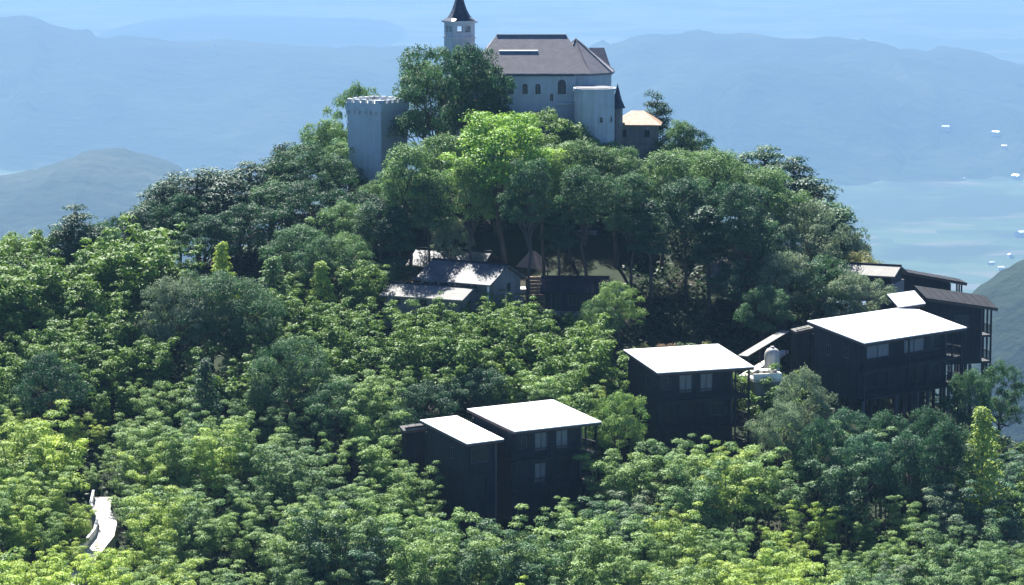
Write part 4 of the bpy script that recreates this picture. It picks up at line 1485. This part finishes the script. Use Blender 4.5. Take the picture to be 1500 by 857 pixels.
# ---- trees of the upper hill: crown px, crown top py, distance, crown width px, kind, tone
UP = [
    (112, 302, 357, 80, 'pine', 'dark green'), (55, 338, 356, 60, 'cypress', 'bright yellow-green'), (205, 300, 362, 70, 'pine', 'dark green'), (240, 262, 372, 80, 'pine', 'dark green'), (290, 246, 374, 95, 'pine', 'dark green'),
    (330, 252, 370, 90, 'pine', 'dark green'), (365, 236, 376, 80, 'pine', 'dark green'), (395, 230, 380, 60, 'pine', 'dark green'), (418, 206, 384, 55, 'pine', 'dark green'), (452, 212, 377, 115, 'broad', 'deep green'),
    (482, 178, 388, 90, 'broad', 'mid green'), (520, 130, 398, 62, 'broad', 'mid green'), (400, 268, 368, 120, 'broad', 'deep green'), (455, 268, 364, 110, 'broad', 'dark green'), (350, 300, 360, 110, 'broad', 'dark green'),
    (300, 318, 358, 90, 'broad', 'dark green'), (235, 330, 357, 60, 'cypress', 'fresh green'), (440, 332, 352, 100, 'broad', 'deep green'), (500, 300, 358, 95, 'broad', 'mid green'), (530, 282, 364, 90, 'broad', 'dark green'),
    (545, 300, 355, 80, 'tall', 'dark green'), (575, 290, 354, 90, 'tall', 'dark green'), (560, 262, 368, 70, 'broad', 'mid green'), (655, 198, 374, 95, 'broad', 'mid green'), (645, 68, 379, 165, 'big', 'deep green'),
    (622, 95, 384, 85, 'broad', 'mid green'), (690, 76, 378.5, 95, 'broad', 'dark green'), (805, 163, 377, 120, 'broad', 'fresh green'), 
    (850, 196, 376, 100, 'broad', 'mid green'), (895, 212, 376, 100, 'broad', 'mid green'), (945, 208, 374, 80, 'tall', 'deep green'), (962, 136, 392, 55, 'pine', 'dark green'), (990, 180, 388, 70, 'broad', 'mid green'),
    (1015, 192, 386, 80, 'broad', 'dark green'), (1000, 222, 374, 100, 'broad', 'mid green'), (1050, 220, 376, 105, 'broad', 'mid green'), (1085, 224, 378, 80, 'pine', 'deep green'), (1120, 212, 377, 85, 'pine', 'deep green'),
    (1163, 228, 374, 85, 'pine', 'dark green'), (1190, 258, 370, 110, 'pine', 'dark green'), (1215, 292, 364, 110, 'pine', 'deep green'), (1130, 240, 368, 80, 'tall', 'deep green'), (1080, 250, 366, 85, 'tall', 'mid green'),
    (1030, 248, 365, 85, 'tall', 'mid green'), (1190, 300, 357, 110, 'broad', 'grey-green'), (1125, 318, 355, 95, 'broad', 'grey-green'), (1060, 310, 356, 110, 'tall', 'dark green'), (1000, 300, 358, 100, 'tall', 'dark green'),
    (960, 262, 355, 100, 'tall', 'deep green'), (910, 250, 354, 90, 'tall', 'deep green'), (640, 305, 353, 80, 'tall', 'deep green'), (675, 290, 354, 75, 'tall', 'fresh green'), (610, 305, 352, 80, 'tall', 'dark green'),
    (715, 300, 353, 90, 'tall', 'dark green'), (752, 305, 352.5, 95, 'tall', 'dark green'), (800, 292, 351.5, 95, 'tall', 'dark green'), (838, 272, 353, 90, 'tall', 'dark green'), (868, 285, 350.5, 85, 'tall', 'dark green'),
    (885, 258, 352, 80, 'tall', 'mid green'), (495, 205, 382, 90, 'broad', 'mid green'), (485, 232, 374, 90, 'broad', 'deep green'), (545, 268, 370, 60, 'broad', 'mid green'), (925, 270, 355, 85, 'tall', 'deep green'), (965, 290, 353, 90, 'tall', 'dark green'), (1025, 300, 351, 95, 'tall', 'dark green'), (1095, 320, 350, 95, 'broad', 'dark green'),
    (790, 222, 374.5, 100, 'broad', 'fresh green'), (845, 232, 374.5, 95, 'broad', 'mid green'), (660, 320, 354, 60, 'broad', 'grey-green'),
    (1150, 372, 346, 100, 'broad', 'grey-green'), (1245, 398, 345, 100, 'broad', 'grey-green'), (1205, 380, 347, 100, 'broad', 'deep green'), (1085, 385, 346, 90, 'broad', 'dark green'), 
    (1120, 420, 340, 80, 'broad', 'deep green'), (905, 416, 338, 75, 'broad', 'fresh green'), (880, 440, 336, 60, 'broad', 'mid green'),
    (1260, 372, 356, 90, 'broad', 'olive'), (1235, 340, 362, 80, 'broad', 'grey-green'), (570, 380, 349, 80, 'broad', 'dark green'), (560, 330, 352, 90, 'tall', 'dark green'),
    (505, 345, 349, 85, 'broad', 'mid green'), (470, 350, 347, 80, 'broad', 'deep green'), (325, 350, 347, 52, 'cypress', 'lime green'), (400, 372, 344, 70, 'cypress', 'mid green'), (470, 378, 343, 52, 'cypress', 'bright yellow-green'),
    (310, 400, 335, 150, 'big', 'deep green'), (260, 408, 334, 120, 'big', 'grey-green'), (360, 415, 333, 120, 'big', 'deep green'), (300, 520, 318, 60, 'cypress', 'dark green'), (425, 495, 321, 120, 'big', 'deep green'),
    (75, 520, 317, 95, 'broad', 'dark green'), (490, 560, 315, 100, 'broad', 'deep green'),
    (1178, 545, 316, 75, 'broad', 'grey-green'), (905, 576, 312, 75, 'broad', 'fresh green'), (1140, 588, 310, 65, 'broad', 'grey-green'), (1425, 545, 325, 55, 'broad', 'deep green'), (1440, 588, 305, 80, 'cypress', 'bright yellow-green'),
    (1465, 535, 330, 60, 'broad', 'deep green'), (1390, 620, 306, 90, 'broad', 'dark green'), (1270, 640, 304, 90, 'broad', 'blue-green'), (1200, 620, 306, 80, 'broad', 'dark green'), (1330, 640, 304, 90, 'broad', 'dark green'),
    (580, 600, 313, 70, 'broad', 'dark green'), (630, 560, 319, 90, 'broad', 'dark green'), (1235, 602, 312, 85, 'broad', 'blue-green'), (1300, 606, 312, 85, 'broad', 'dark green'), (1360, 600, 314, 80, 'broad', 'dark green'), (150, 328, 358, 75, 'broad', 'deep green'), (85, 335, 358, 80, 'broad', 'mid green'), (20, 346, 358, 80, 'broad', 'fresh green'), (135, 330, 356, 70, 'pine', 'dark green'), (252, 255, 376, 80, 'pine', 'dark green'), (312, 250, 377, 90, 'pine', 'dark green'), (432, 222, 382, 70, 'pine', 'deep green'), (182, 316, 364, 75, 'broad', 'dark green'), (262, 286, 368, 90, 'broad', 'dark green'), (218, 300, 366, 80, 'broad', 'dark green'), (700, 540, 322, 90, 'broad', 'dark green'),
]
UP = [u for u in UP if not (u[4] == 'tall' and 540 <= u[0] <= 1105)]
UP += [(556, 290, 353, 75, 'high', 'dark green'), (600, 214, 359, 95, 'high', 'mid green'), (642, 200, 362, 90, 'high', 'mid green'), (628, 262, 353, 70, 'high', 'deep green'), (735, 164, 357, 150, 'high', 'fresh lime'),
       (690, 232, 354, 75, 'high', 'fresh green'), (775, 232, 353, 80, 'high', 'deep green'), (796, 222, 360, 80, 'high', 'fresh green'), (835, 206, 363, 95, 'high', 'mid green'), (858, 246, 353.5, 80, 'high', 'deep green'),
       (902, 214, 362, 95, 'high', 'mid green'), (925, 256, 353, 80, 'high', 'deep green'), (972, 224, 361, 95, 'high', 'mid green'), (1005, 262, 354, 85, 'high', 'dark green'), (1048, 222, 362, 100, 'high', 'mid green'),
       (1085, 268, 354, 90, 'high', 'dark green'), (1125, 248, 360, 90, 'high', 'mid green'), (955, 292, 351, 70, 'tall', 'dark green'), (1040, 300, 350, 80, 'tall', 'dark green'), (585, 300, 352, 60, 'tall', 'dark green'), (820, 300, 351, 55, 'tall', 'dark green')]
for (px_, py_, Y_, w_, k_, t_) in UP:
    p_ = at(px_, py_, Y_)
    if in_foot(p_.x, Y_):
        for dy in (-1.5, -3, -4.5, 2, 4):
            if not in_foot(p_.x, Y_ + dy):
                Y_ += dy
                break
        else: continue
        p_ = at(px_, py_, Y_)
    h_ = p_.z - ground_z(p_.x, Y_)
    if h_ < 2.5: h_ = 3.0
    if k_ == 'pine': w_ *= 1.15
    if h_ > 19: print('TALL', px_, py_, round(h_, 1))
    natural = {'pine': 5.4, 'broad': 8.6, 'big': 11.8, 'high': 7.2, 'tall': 4.6, 'cypress': 3.2}[k_] * h_ / VH[k_]
    wide = min(1.7, max(0.6, (w_ / F * Y_) / natural))
    plant(k_, p_.x, Y_, h_, tone_color(t_), wide=wide, tone=t_)
print('UP trees', len(PLANTS))

# ---- what must stay in sight: house fronts, lane, court (px rect, distance)
SEE = [(600, 735, 640, 705, 299), (750, 876, 600, 706, 300), (905, 1100, 505, 608, 315), (1180, 1412, 470, 596, 322), (1340, 1460, 420, 515, 340), (1260, 1417, 385, 425, 356), (612, 770, 388, 421, 345), (556, 690, 424, 427, 342),
       (798, 884, 408, 447, 346), (134, 174, 728, 790, 297), (1095, 1145, 506, 553, 322), (755, 800, 360, 432, 350)]
SEE_TIGHT = [(684, 882, 583, 632, 305), (613, 740, 605, 650, 303), (913, 1105, 503, 546, 322), (1182, 1416, 451, 502, 328)]


def blocks(x, y, top_z, half_w):
    px, py, dep = proj((x, y, top_z))
    hw_ = half_w * F / dep
    for (a, b, c, d, Y) in SEE + SEE_TIGHT:
        if y < Y and px + hw_ > a and px - hw_ < b and py < d: return d
    return None


def tone_at(px, py):
    """what grows where: stands of lime bamboo, of fresh green, of dark wood"""
    g = noise.noise(Vector((px * 0.011, py * 0.017, 4.2)))
    g2 = noise.noise(Vector((px * 0.03, py * 0.04, 9.2)))
    v = 0.50 + 0.55 * g + 0.25 * g2
    if px < 260: v += 0.26
    if px < 170 and py > 770: v += 0.45
    if py > 690 and 940 < px < 1230: v += 0.25
    if px > 1290: v -= 0.22
    if px > 1180 and py < 730: v -= 0.2
    if 380 < px < 620 and 440 < py < 520: v += 0.15
    if 560 < px < 900 and py < 480: v += 0.12
    if 250 < px < 600 and 600 < py: v -= 0.05
    if v > 0.92: return 'lime green'
    if v > 0.70: return 'bright yellow-green'
    if v > 0.46: return 'fresh green'
    if v > 0.26: return 'mid green'
    if v > 0.10: return 'grey-green' if g2 > 0 else 'deep green'
    return 'blue-green'


# ---- bamboo over the front slope
cand = []
tries = 0
occ = {}


def free(x, y, r):
    i, j = int(x // 5), int(y // 5)
    for a in range(i - 1, i + 2):
        for b in range(j - 2, j + 3):
            for (u, v, q) in occ.get((a, b), ()):
                if math.hypot(u - x, (v - y) * 0.62) < (r + q) * 0.5: return False
    return True


for root, kind, tone, px_, py_, lb in PLANTS:
    x, y = root.location.x, root.location.y
    if y < 350: occ.setdefault((int(x // 5), int(y // 5)), []).append((x, y, 3.0))
while tries < 30000:
    tries += 1
    Y_ = 254 + 106 * rng.random()
    half = (800 / F) * Y_ + 2
    x_ = -half + 2 * half * rng.random()
    px0 = 750 + F * x_ / Y_
    back = 358 if px0 < 90 else (352 if px0 < 230 else (347 if px0 < 560 else (341 if px0 < 900 else 327)))
    if px0 > 1180: back = 320
    if px0 > 1420: back = 324
    if Y_ > back: continue
    if in_foot(x_, Y_) or near_lane(x_, Y_): continue
    gap = noise.noise(Vector((x_ * .075, Y_ * .085, 7.7)))
    if gap < -0.30 and px0 > 200 and not (530 < px0 < 910 and Y_ > 320): continue
    if 430 < px0 < 690 and 304 < Y_ < 317 and rng.random() < 0.7: continue      # hollow behind the lowest house
    r_ = 2.05 + 0.6 * rng.random()
    if not free(x_, Y_, r_): continue
    h_ = (7.0 if Y_ < 338 or px0 > 300 else 10.2) + 1.9 * rng.random() + 4.2 * noise.noise(Vector((x_ * .11, Y_ * .09, 1)))
    z_ = ground_z(x_, Y_)
    for (a_, b_, y0_, y1_, t_) in ((585, 905, 276, 299, 716), (905, 1110, 296, 315, 618), (1180, 1420, 300, 322, 596), (560, 900, 325, 342, 432)):
        if a_ < px0 < b_ and y0_ < Y_ < y1_:      # the stand in front of a house reaches its lower storey
            want = sight_z(t_ + 34 * rng.random(), Y_) - z_
            h_ = min(max(h_, want), 11.5)
    if any(0 < Y_ - ly < 9 and abs(x_ - (lx - (Y_ - ly) * 0.287)) < 2.3 for lx, ly in LANE): h_ = min(h_, 4.2)      # clumps on the sun side shortened so sunlight reaches the lane
    lim = blocks(x_, Y_, z_ + h_, 1.2)
    if lim is not None:
        stop = lim - 8 + 16 * rng.random()
        while h_ > 3 and proj((x_, Y_, z_ + h_))[1] < stop: h_ -= 0.25
    if h_ < 3.6: continue
    occ.setdefault((int(x_ // 5), int(Y_ // 5)), []).append((x_, Y_, r_))
    px_, py_, dep = proj((x_, Y_, z_ + h_ * 0.85))
    if py_ > 905 or px_ < -45 or px_ > 1545: continue
    cand.append((x_, Y_, h_, px_, py_, dep))
print('bamboo', len(cand))
# nearest 290 are clumps of their own, the rest one grove
cand.sort(key=lambda c_: c_[5])
inside = [c_ for c_ in cand if c_[4] < 880 and -20 < c_[3] < 1520]
single = inside[:290]
rest = [c_ for c_ in cand if c_ not in set(single)]
for (x_, Y_, h_, px_, py_, dep) in single:
    t_ = tone_at(px_, py_)
    plant('bamboo', x_, Y_, h_, tone_color(t_), tone=t_, wide=1.15 + 0.3 * rng.random())
print('single', len(single), 'rest', len(rest))


LOW = [bamboo_variant(i, 55, 0.27, 0.13)[1] for i in range(8)]      # plainer plumes for the far filling


def grove_mesh(name, items, label, cat):
    vs_, ts_ = [], []
    for (x_, Y_, h_, px_, py_, dep) in items:
        me = LOW[rng.integers(8)]
        n = len(me.vertices)
        co = np.empty(n * 3, np.float32)
        me.vertices.foreach_get('co', co)
        co = co.reshape(-1, 3).astype(float)
        tn = np.empty(n, np.float32)
        me.attributes['tint'].data.foreach_get('value', tn)
        s = h_ / 9.6
        a = rng.random() * 6.283
        co2 = np.stack([(co[:, 0] * math.cos(a) - co[:, 1] * math.sin(a)) * s * 1.3 + x_, (co[:, 0] * math.sin(a) + co[:, 1] * math.cos(a)) * s * 1.3 + Y_, co[:, 2] * s + ground_z(x_, Y_)], 1)
        vs_.append(co2)
        ts_.append(np.clip(tn * 0.7 + 0.3 * rng.random(), 0, 1))
    v = np.concatenate(vs_)
    t = np.concatenate(ts_)
    n = len(v) // 4
    m = bpy.data.meshes.new(name)
    m.vertices.add(len(v))
    m.vertices.foreach_set('co', v.reshape(-1).astype(np.float32))
    m.loops.add(len(v))
    m.loops.foreach_set('vertex_index', np.arange(len(v), dtype=np.int32))
    m.polygons.add(n)
    m.polygons.foreach_set('loop_start', np.arange(0, len(v), 4, dtype=np.int32))
    m.update(calc_edges=True)
    m.attributes.new('tint', 'FLOAT', 'POINT').data.foreach_set('value', t.astype(np.float32))
    m.materials.append(M['leaf'])
    o = bpy.data.objects.new(name, m)
    COL.objects.link(o)
    return tag(o, label, cat, kind='stuff')


if rest:
    g = grove_mesh('bamboo_grove', rest, 'dense bamboo filling the slope between the single clumps', 'bamboo')
    g.color = (0.11, 0.2, 0.042, 1)

# ---- shrubs in the clearings
for (px_, py_, Y_, t_, h_) in [(1060, 480, 330, 'dry brown', 3.2), (1085, 478, 331, 'olive', 3.4), (1040, 492, 328, 'grey-green', 2.4), (1075, 500, 329, 'dry brown', 2.6), (990, 482, 331, 'dry brown', 2.2), (960, 480, 332, 'olive', 2.2),
                               (1010, 490, 328, 'grey-green', 2.4), (850, 545, 317, 'dry brown', 3.2), (868, 560, 315, 'olive', 2.4), (840, 560, 316, 'grey-green', 3.0), (820, 560, 317, 'grey-green', 3.0), (880, 655, 301, 'dry brown', 3.4),
                               (895, 660, 302, 'dry brown', 3.0), (905, 668, 301, 'olive', 3.0), (1108, 575, 319.5, 'grey-green', 3.0), (1128, 580, 319, 'olive', 3.2), (1120, 490, 331, 'dry brown', 2.4), (1100, 475, 333, 'grey-green', 2.5), (610, 600, 312, 'grey-green', 2.8), (640, 592, 313, 'grey-green', 2.2),
                               (930, 470, 333, 'grey-green', 2.4), (945, 462, 336, 'olive', 2.6), (975, 458, 337, 'dry brown', 2.4), (1005, 460, 337, 'grey-green', 2.8), (1035, 456, 338, 'olive', 2.6), (1062, 462, 336, 'dry brown', 2.8), (1140, 470, 334, 'olive', 2.3), (700, 392, 352, 'bright yellow-green', 2.0), (1020, 470, 333, 'deep green', 2.6), (760, 560, 317, 'olive', 2.4), (790, 565, 316, 'fresh green', 2.2)]:
    p_ = at(px_, py_, Y_)
    for dy in (0, 1.5, 3, -1.5, -3):
        if not in_foot(p_.x, Y_ + dy):
            plant('shrub', p_.x, Y_ + dy, h_, tone_color(t_), tone=t_)
            break

# ---- labels that single each plant out: how it looks, then its place by the nearest landmark
MARKS = [('the largest timber house', 1300, 540), ('the middle white-roofed house', 1005, 575), ('the twin-roofed lowest house', 740, 665), ('the concrete lane', 150, 765), ('the grey water tank', 1131, 520),
         ('the crenellated tower', 551, 205), ('the bell tower', 673, 70), ('the castle hall', 790, 120), ('the bastion', 872, 170), ('the tan-roofed terrace house', 935, 185), ('the grey gable house', 680, 420),
         ('the shop house', 840, 430), ('the pinkish pavilion', 777, 380), ('the long pale roof', 600, 435), ('the long dark-roofed house', 1340, 400), ('the tall corner-post house', 1420, 480), ('the dark left-hand broadleaf stand', 300, 450),
         ('the bottom-left picture corner', 0, 857), ('the bottom-right picture corner', 1500, 857), ('the bottom picture edge centre', 750, 857), ('the left picture edge', 0, 560), ('the right picture edge', 1500, 680), ('the upper left skyline', 60, 350),
         ('the bottom edge left of centre', 400, 857), ('the bottom edge right of centre', 1130, 857), ('the broad left slope', 420, 640), ('the slope under the largest house', 1180, 680)]
ORD = ['first', 'second', 'third', 'fourth', 'fifth', 'sixth', 'seventh', 'eighth', 'ninth', 'tenth', 'eleventh', 'twelfth', 'thirteenth', 'fourteenth', 'fifteenth', 'sixteenth', 'seventeenth', 'eighteenth', 'nineteenth', 'twentieth']
ORD += ['twenty-' + o for o in ORD[:9]]
WORD = {'bamboo': ('feathery', 'bamboo clump'), 'broad': ('round-crowned', 'broadleaf tree'), 'big': ('massive', 'broadleaf tree'), 'high': ('tall upright', 'broadleaf tree'), 'pine': ('layered', 'pine'), 'tall': ('tall bare-trunked', 'tree'), 'cypress': ('pointed', 'young conifer'), 'shrub': ('low', 'shrub')}
GROUP = {'bamboo': 'bamboo clumps on the front slope', 'broad': 'broadleaf trees on the hill', 'big': 'broadleaf trees on the hill', 'high': 'tall trees around the hamlet', 'pine': 'pines along the rim of the hill', 'tall': 'tall trees around the hamlet',
         'cypress': 'young conifers on the slope', 'shrub': 'shrubs in the clearings'}
CATS = {'bamboo': 'bamboo', 'shrub': 'shrub'}
buckets = {}
for P_ in PLANTS:
    root, kind, tone, px_, py_, lb = P_
    best = min(MARKS, key=lambda m_: math.hypot(m_[1] - px_, (m_[2] - py_) * 1.2))
    dx, dy = px_ - best[1], py_ - best[2]
    side = ('right of' if dx > 0 else 'left of') if abs(dx) > abs(dy) else ('below' if dy > 0 else 'above')
    if best[0].startswith('the bottom-left') or best[0] in ('the left picture edge',): side = 'right of' if side == 'left of' else side
    if best[0].startswith('the bottom-right') or best[0] == 'the right picture edge': side = 'left of' if side == 'right of' else side
    buckets.setdefault((kind, tone, best[0], side), []).append((math.hypot(dx, dy), P_))
for (kind, tone, mk, side), lst in buckets.items():
    lst.sort(key=lambda q_: q_[0])
    w1, w2 = WORD[kind]
    for i, (_, P_) in enumerate(lst):
        cnt = '' if len(lst) == 1 else f', {ORD[i]} counting outward'
        tag(P_[0], f'{w1} {tone} {w2} {side} {mk}{cnt}', CATS.get(kind, 'tree'), GROUP[kind])

# ---- undergrowth
n = 26000
ux_ = (rng.random(n) * 2 - 1)
uy_ = 254 + 150 * rng.random(n)
ux_ = ux_ * (800 / F) * uy_
keep = np.array([not in_foot(a, b) and not near_lane(a, b, 1.7) and not (-13 < a < 13 and 351 < b < 369) for a, b in zip(ux_, uy_)])
ux_, uy_ = ux_[keep], uy_[keep]
cz = np.array([ground_z(a, b) for a, b in zip(ux_, uy_)]) + 0.1
per = 5
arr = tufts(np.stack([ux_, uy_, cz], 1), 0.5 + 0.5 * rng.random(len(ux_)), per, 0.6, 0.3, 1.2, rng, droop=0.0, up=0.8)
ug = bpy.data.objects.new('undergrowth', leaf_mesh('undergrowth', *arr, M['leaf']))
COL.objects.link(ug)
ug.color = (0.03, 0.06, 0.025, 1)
tag(ug, 'low green undergrowth covering the forest floor', 'undergrowth', kind='stuff')

# ------------------------------------------------------------------ the valley settlement
def far_house_template():
    r = empty('valley_house', (0, 0, 0))
    b = MB().prism([(-7, -5), (7, -5), (7, 5), (-7, 5)], -2, 7)
    b.poly([(-7, -5, 7), (-7, 5, 7), (-7, 0, 9.5)])
    b.poly([(7, -5, 7), (7, 5, 7), (7, 0, 9.5)])
    b.build('wall', M['plaster_white'], r)
    MB().slab([(-7.6, -5.6, 7.0), (7.6, -5.6, 7.0), (7.6, 0, 9.8), (-7.6, 0, 9.8)], .3).slab([(-7.6, 0, 9.8), (7.6, 0, 9.8), (7.6, 5.6, 7.0), (-7.6, 5.6, 7.0)], .3).build('roof', M['roof_white'], r)
    for x in (-4, 0, 4): MB().box(x - .8, x + .8, -5.06, -4.95, 3.6, 5.2).build('window', M['glass'], r)
    return r


def plain_point(px, py):
    d = ray(px, py)
    return d * (PLAIN / d.z)


tpl = far_house_template()
spots = [(1489, 263, 1.3, None), (1494, 347, 1.3, None), (1490, 405, 1.3, None), (1466, 396, 0.8, None), (1480, 378, 0.9, None), (1474, 410, 0.8, None), (1452, 388, 0.7, None)]
for k in range(7): spots.append((1225 + 30 * k + 8 * rng.normal(), 259 + 6 * rng.random(), 0.35 + 0.3 * rng.random(), None))
SIDE = []
for i, (px_, py_, s_, Y_) in enumerate(spots):
    p_ = plain_point(px_, py_)
    if p_.y > 11300:
        p_ = plain_point(px_, py_ if py_ > 258 else 258 + 6 * rng.random())
        if py_ < 240: continue
    o_ = tpl if i == 0 else copy_tree(tpl)
    o_.location = (p_.x, p_.y, PLAIN)
    o_.rotation_euler.z = rng.random() * 3.1
    o_.scale = (s_ * 1.6,) * 3
    SIDE.append((o_, px_, py_))
# hillside farms on the lower flank of the range, standing on its surface
dg = bpy.context.evaluated_depsgraph_get()
dg.update()
for (px_, py_, s_) in [(1385, 190, 1.2), (1459, 198, 1.2), (1471, 217, 0.9)]:
    hit, loc, nr, fi, ob, mt = scene.ray_cast(dg, Vector((0, 0, 0)) + ray(px_, py_).normalized() * 1000, ray(px_, py_).normalized(), distance=90000)
    if not hit: continue
    o_ = copy_tree(tpl)
    o_.location = (loc.x, loc.y, loc.z - 1)
    o_.rotation_euler.z = rng.random() * 1.0 - 0.5
    o_.scale = (s_ * 1.6,) * 3
    SIDE.append((o_, px_, py_))
if tpl.location.length < 1: 
    for ch in list(tpl.children): bpy.data.objects.remove(ch)
    bpy.data.objects.remove(tpl)
SIDE.sort(key=lambda q_: q_[1])
for i, (o_, px_, py_) in enumerate(SIDE):
    left = px_ < 750
    where = 'tiny pale farmhouse in the haze left of the castle' if left else ('tiny white house at the foot of the blue range' if py_ < 275 else 'tiny white house on the plain beyond the timber houses')
    L2 = [q_ for q_ in SIDE if (q_[1] < 750) == left and ((q_[2] < 275) == (py_ < 275) or left)]
    r_ = [q_[0] for q_ in L2].index(o_)
    tag(o_, f'{where}, {ORD[min(r_, len(ORD) - 1)]} from the left', 'house', 'houses far down in the valley')
# mast on the range
hit, loc, nr, fi, ob, mt = scene.ray_cast(dg, ray(316, 80).normalized() * 4000, ray(316, 80).normalized(), distance=90000)
if hit:
    ms = empty('relay_mast', (loc.x, loc.y, loc.z - 2))
    ms.scale = (1.7, 1.7, 1.7)
    tag(ms, 'thin white mast standing on the far ridge left of the bell tower', 'mast')
    MB().tube([(0, 0, 0), (0, 0, 26), (0, 0, 48)], [2.6, 1.9, 0.7], 8).build('shaft', M['metal_white'], ms)
    MB().tube([(0, 0, 30), (0, 0, 33)], 3.4, 10).build('platform', M['metal_white'], ms)

# ------------------------------------------------------------------ the air
hz = MB().box(-28000, 28000, -5200, 32500, PLAIN - 22, 25)
ho = hz.build('haze', None)
tag(ho, 'pale blue haze filling the valley air', 'haze', kind='stuff')
hm, nt, N, L = new_mat('haze')
out = N.new('ShaderNodeOutputMaterial')
pv = N.new('ShaderNodeVolumePrincipled')
pv.inputs['Color'].default_value = (*HAZE_COLOR, 1)
pv.inputs['Density'].default_value = HAZE_DENSITY
pv.inputs['Anisotropy'].default_value = 0.15
L.new(pv.outputs[0], out.inputs['Volume'])
ho.data.materials.append(hm)
bpy.context.view_layer.update()
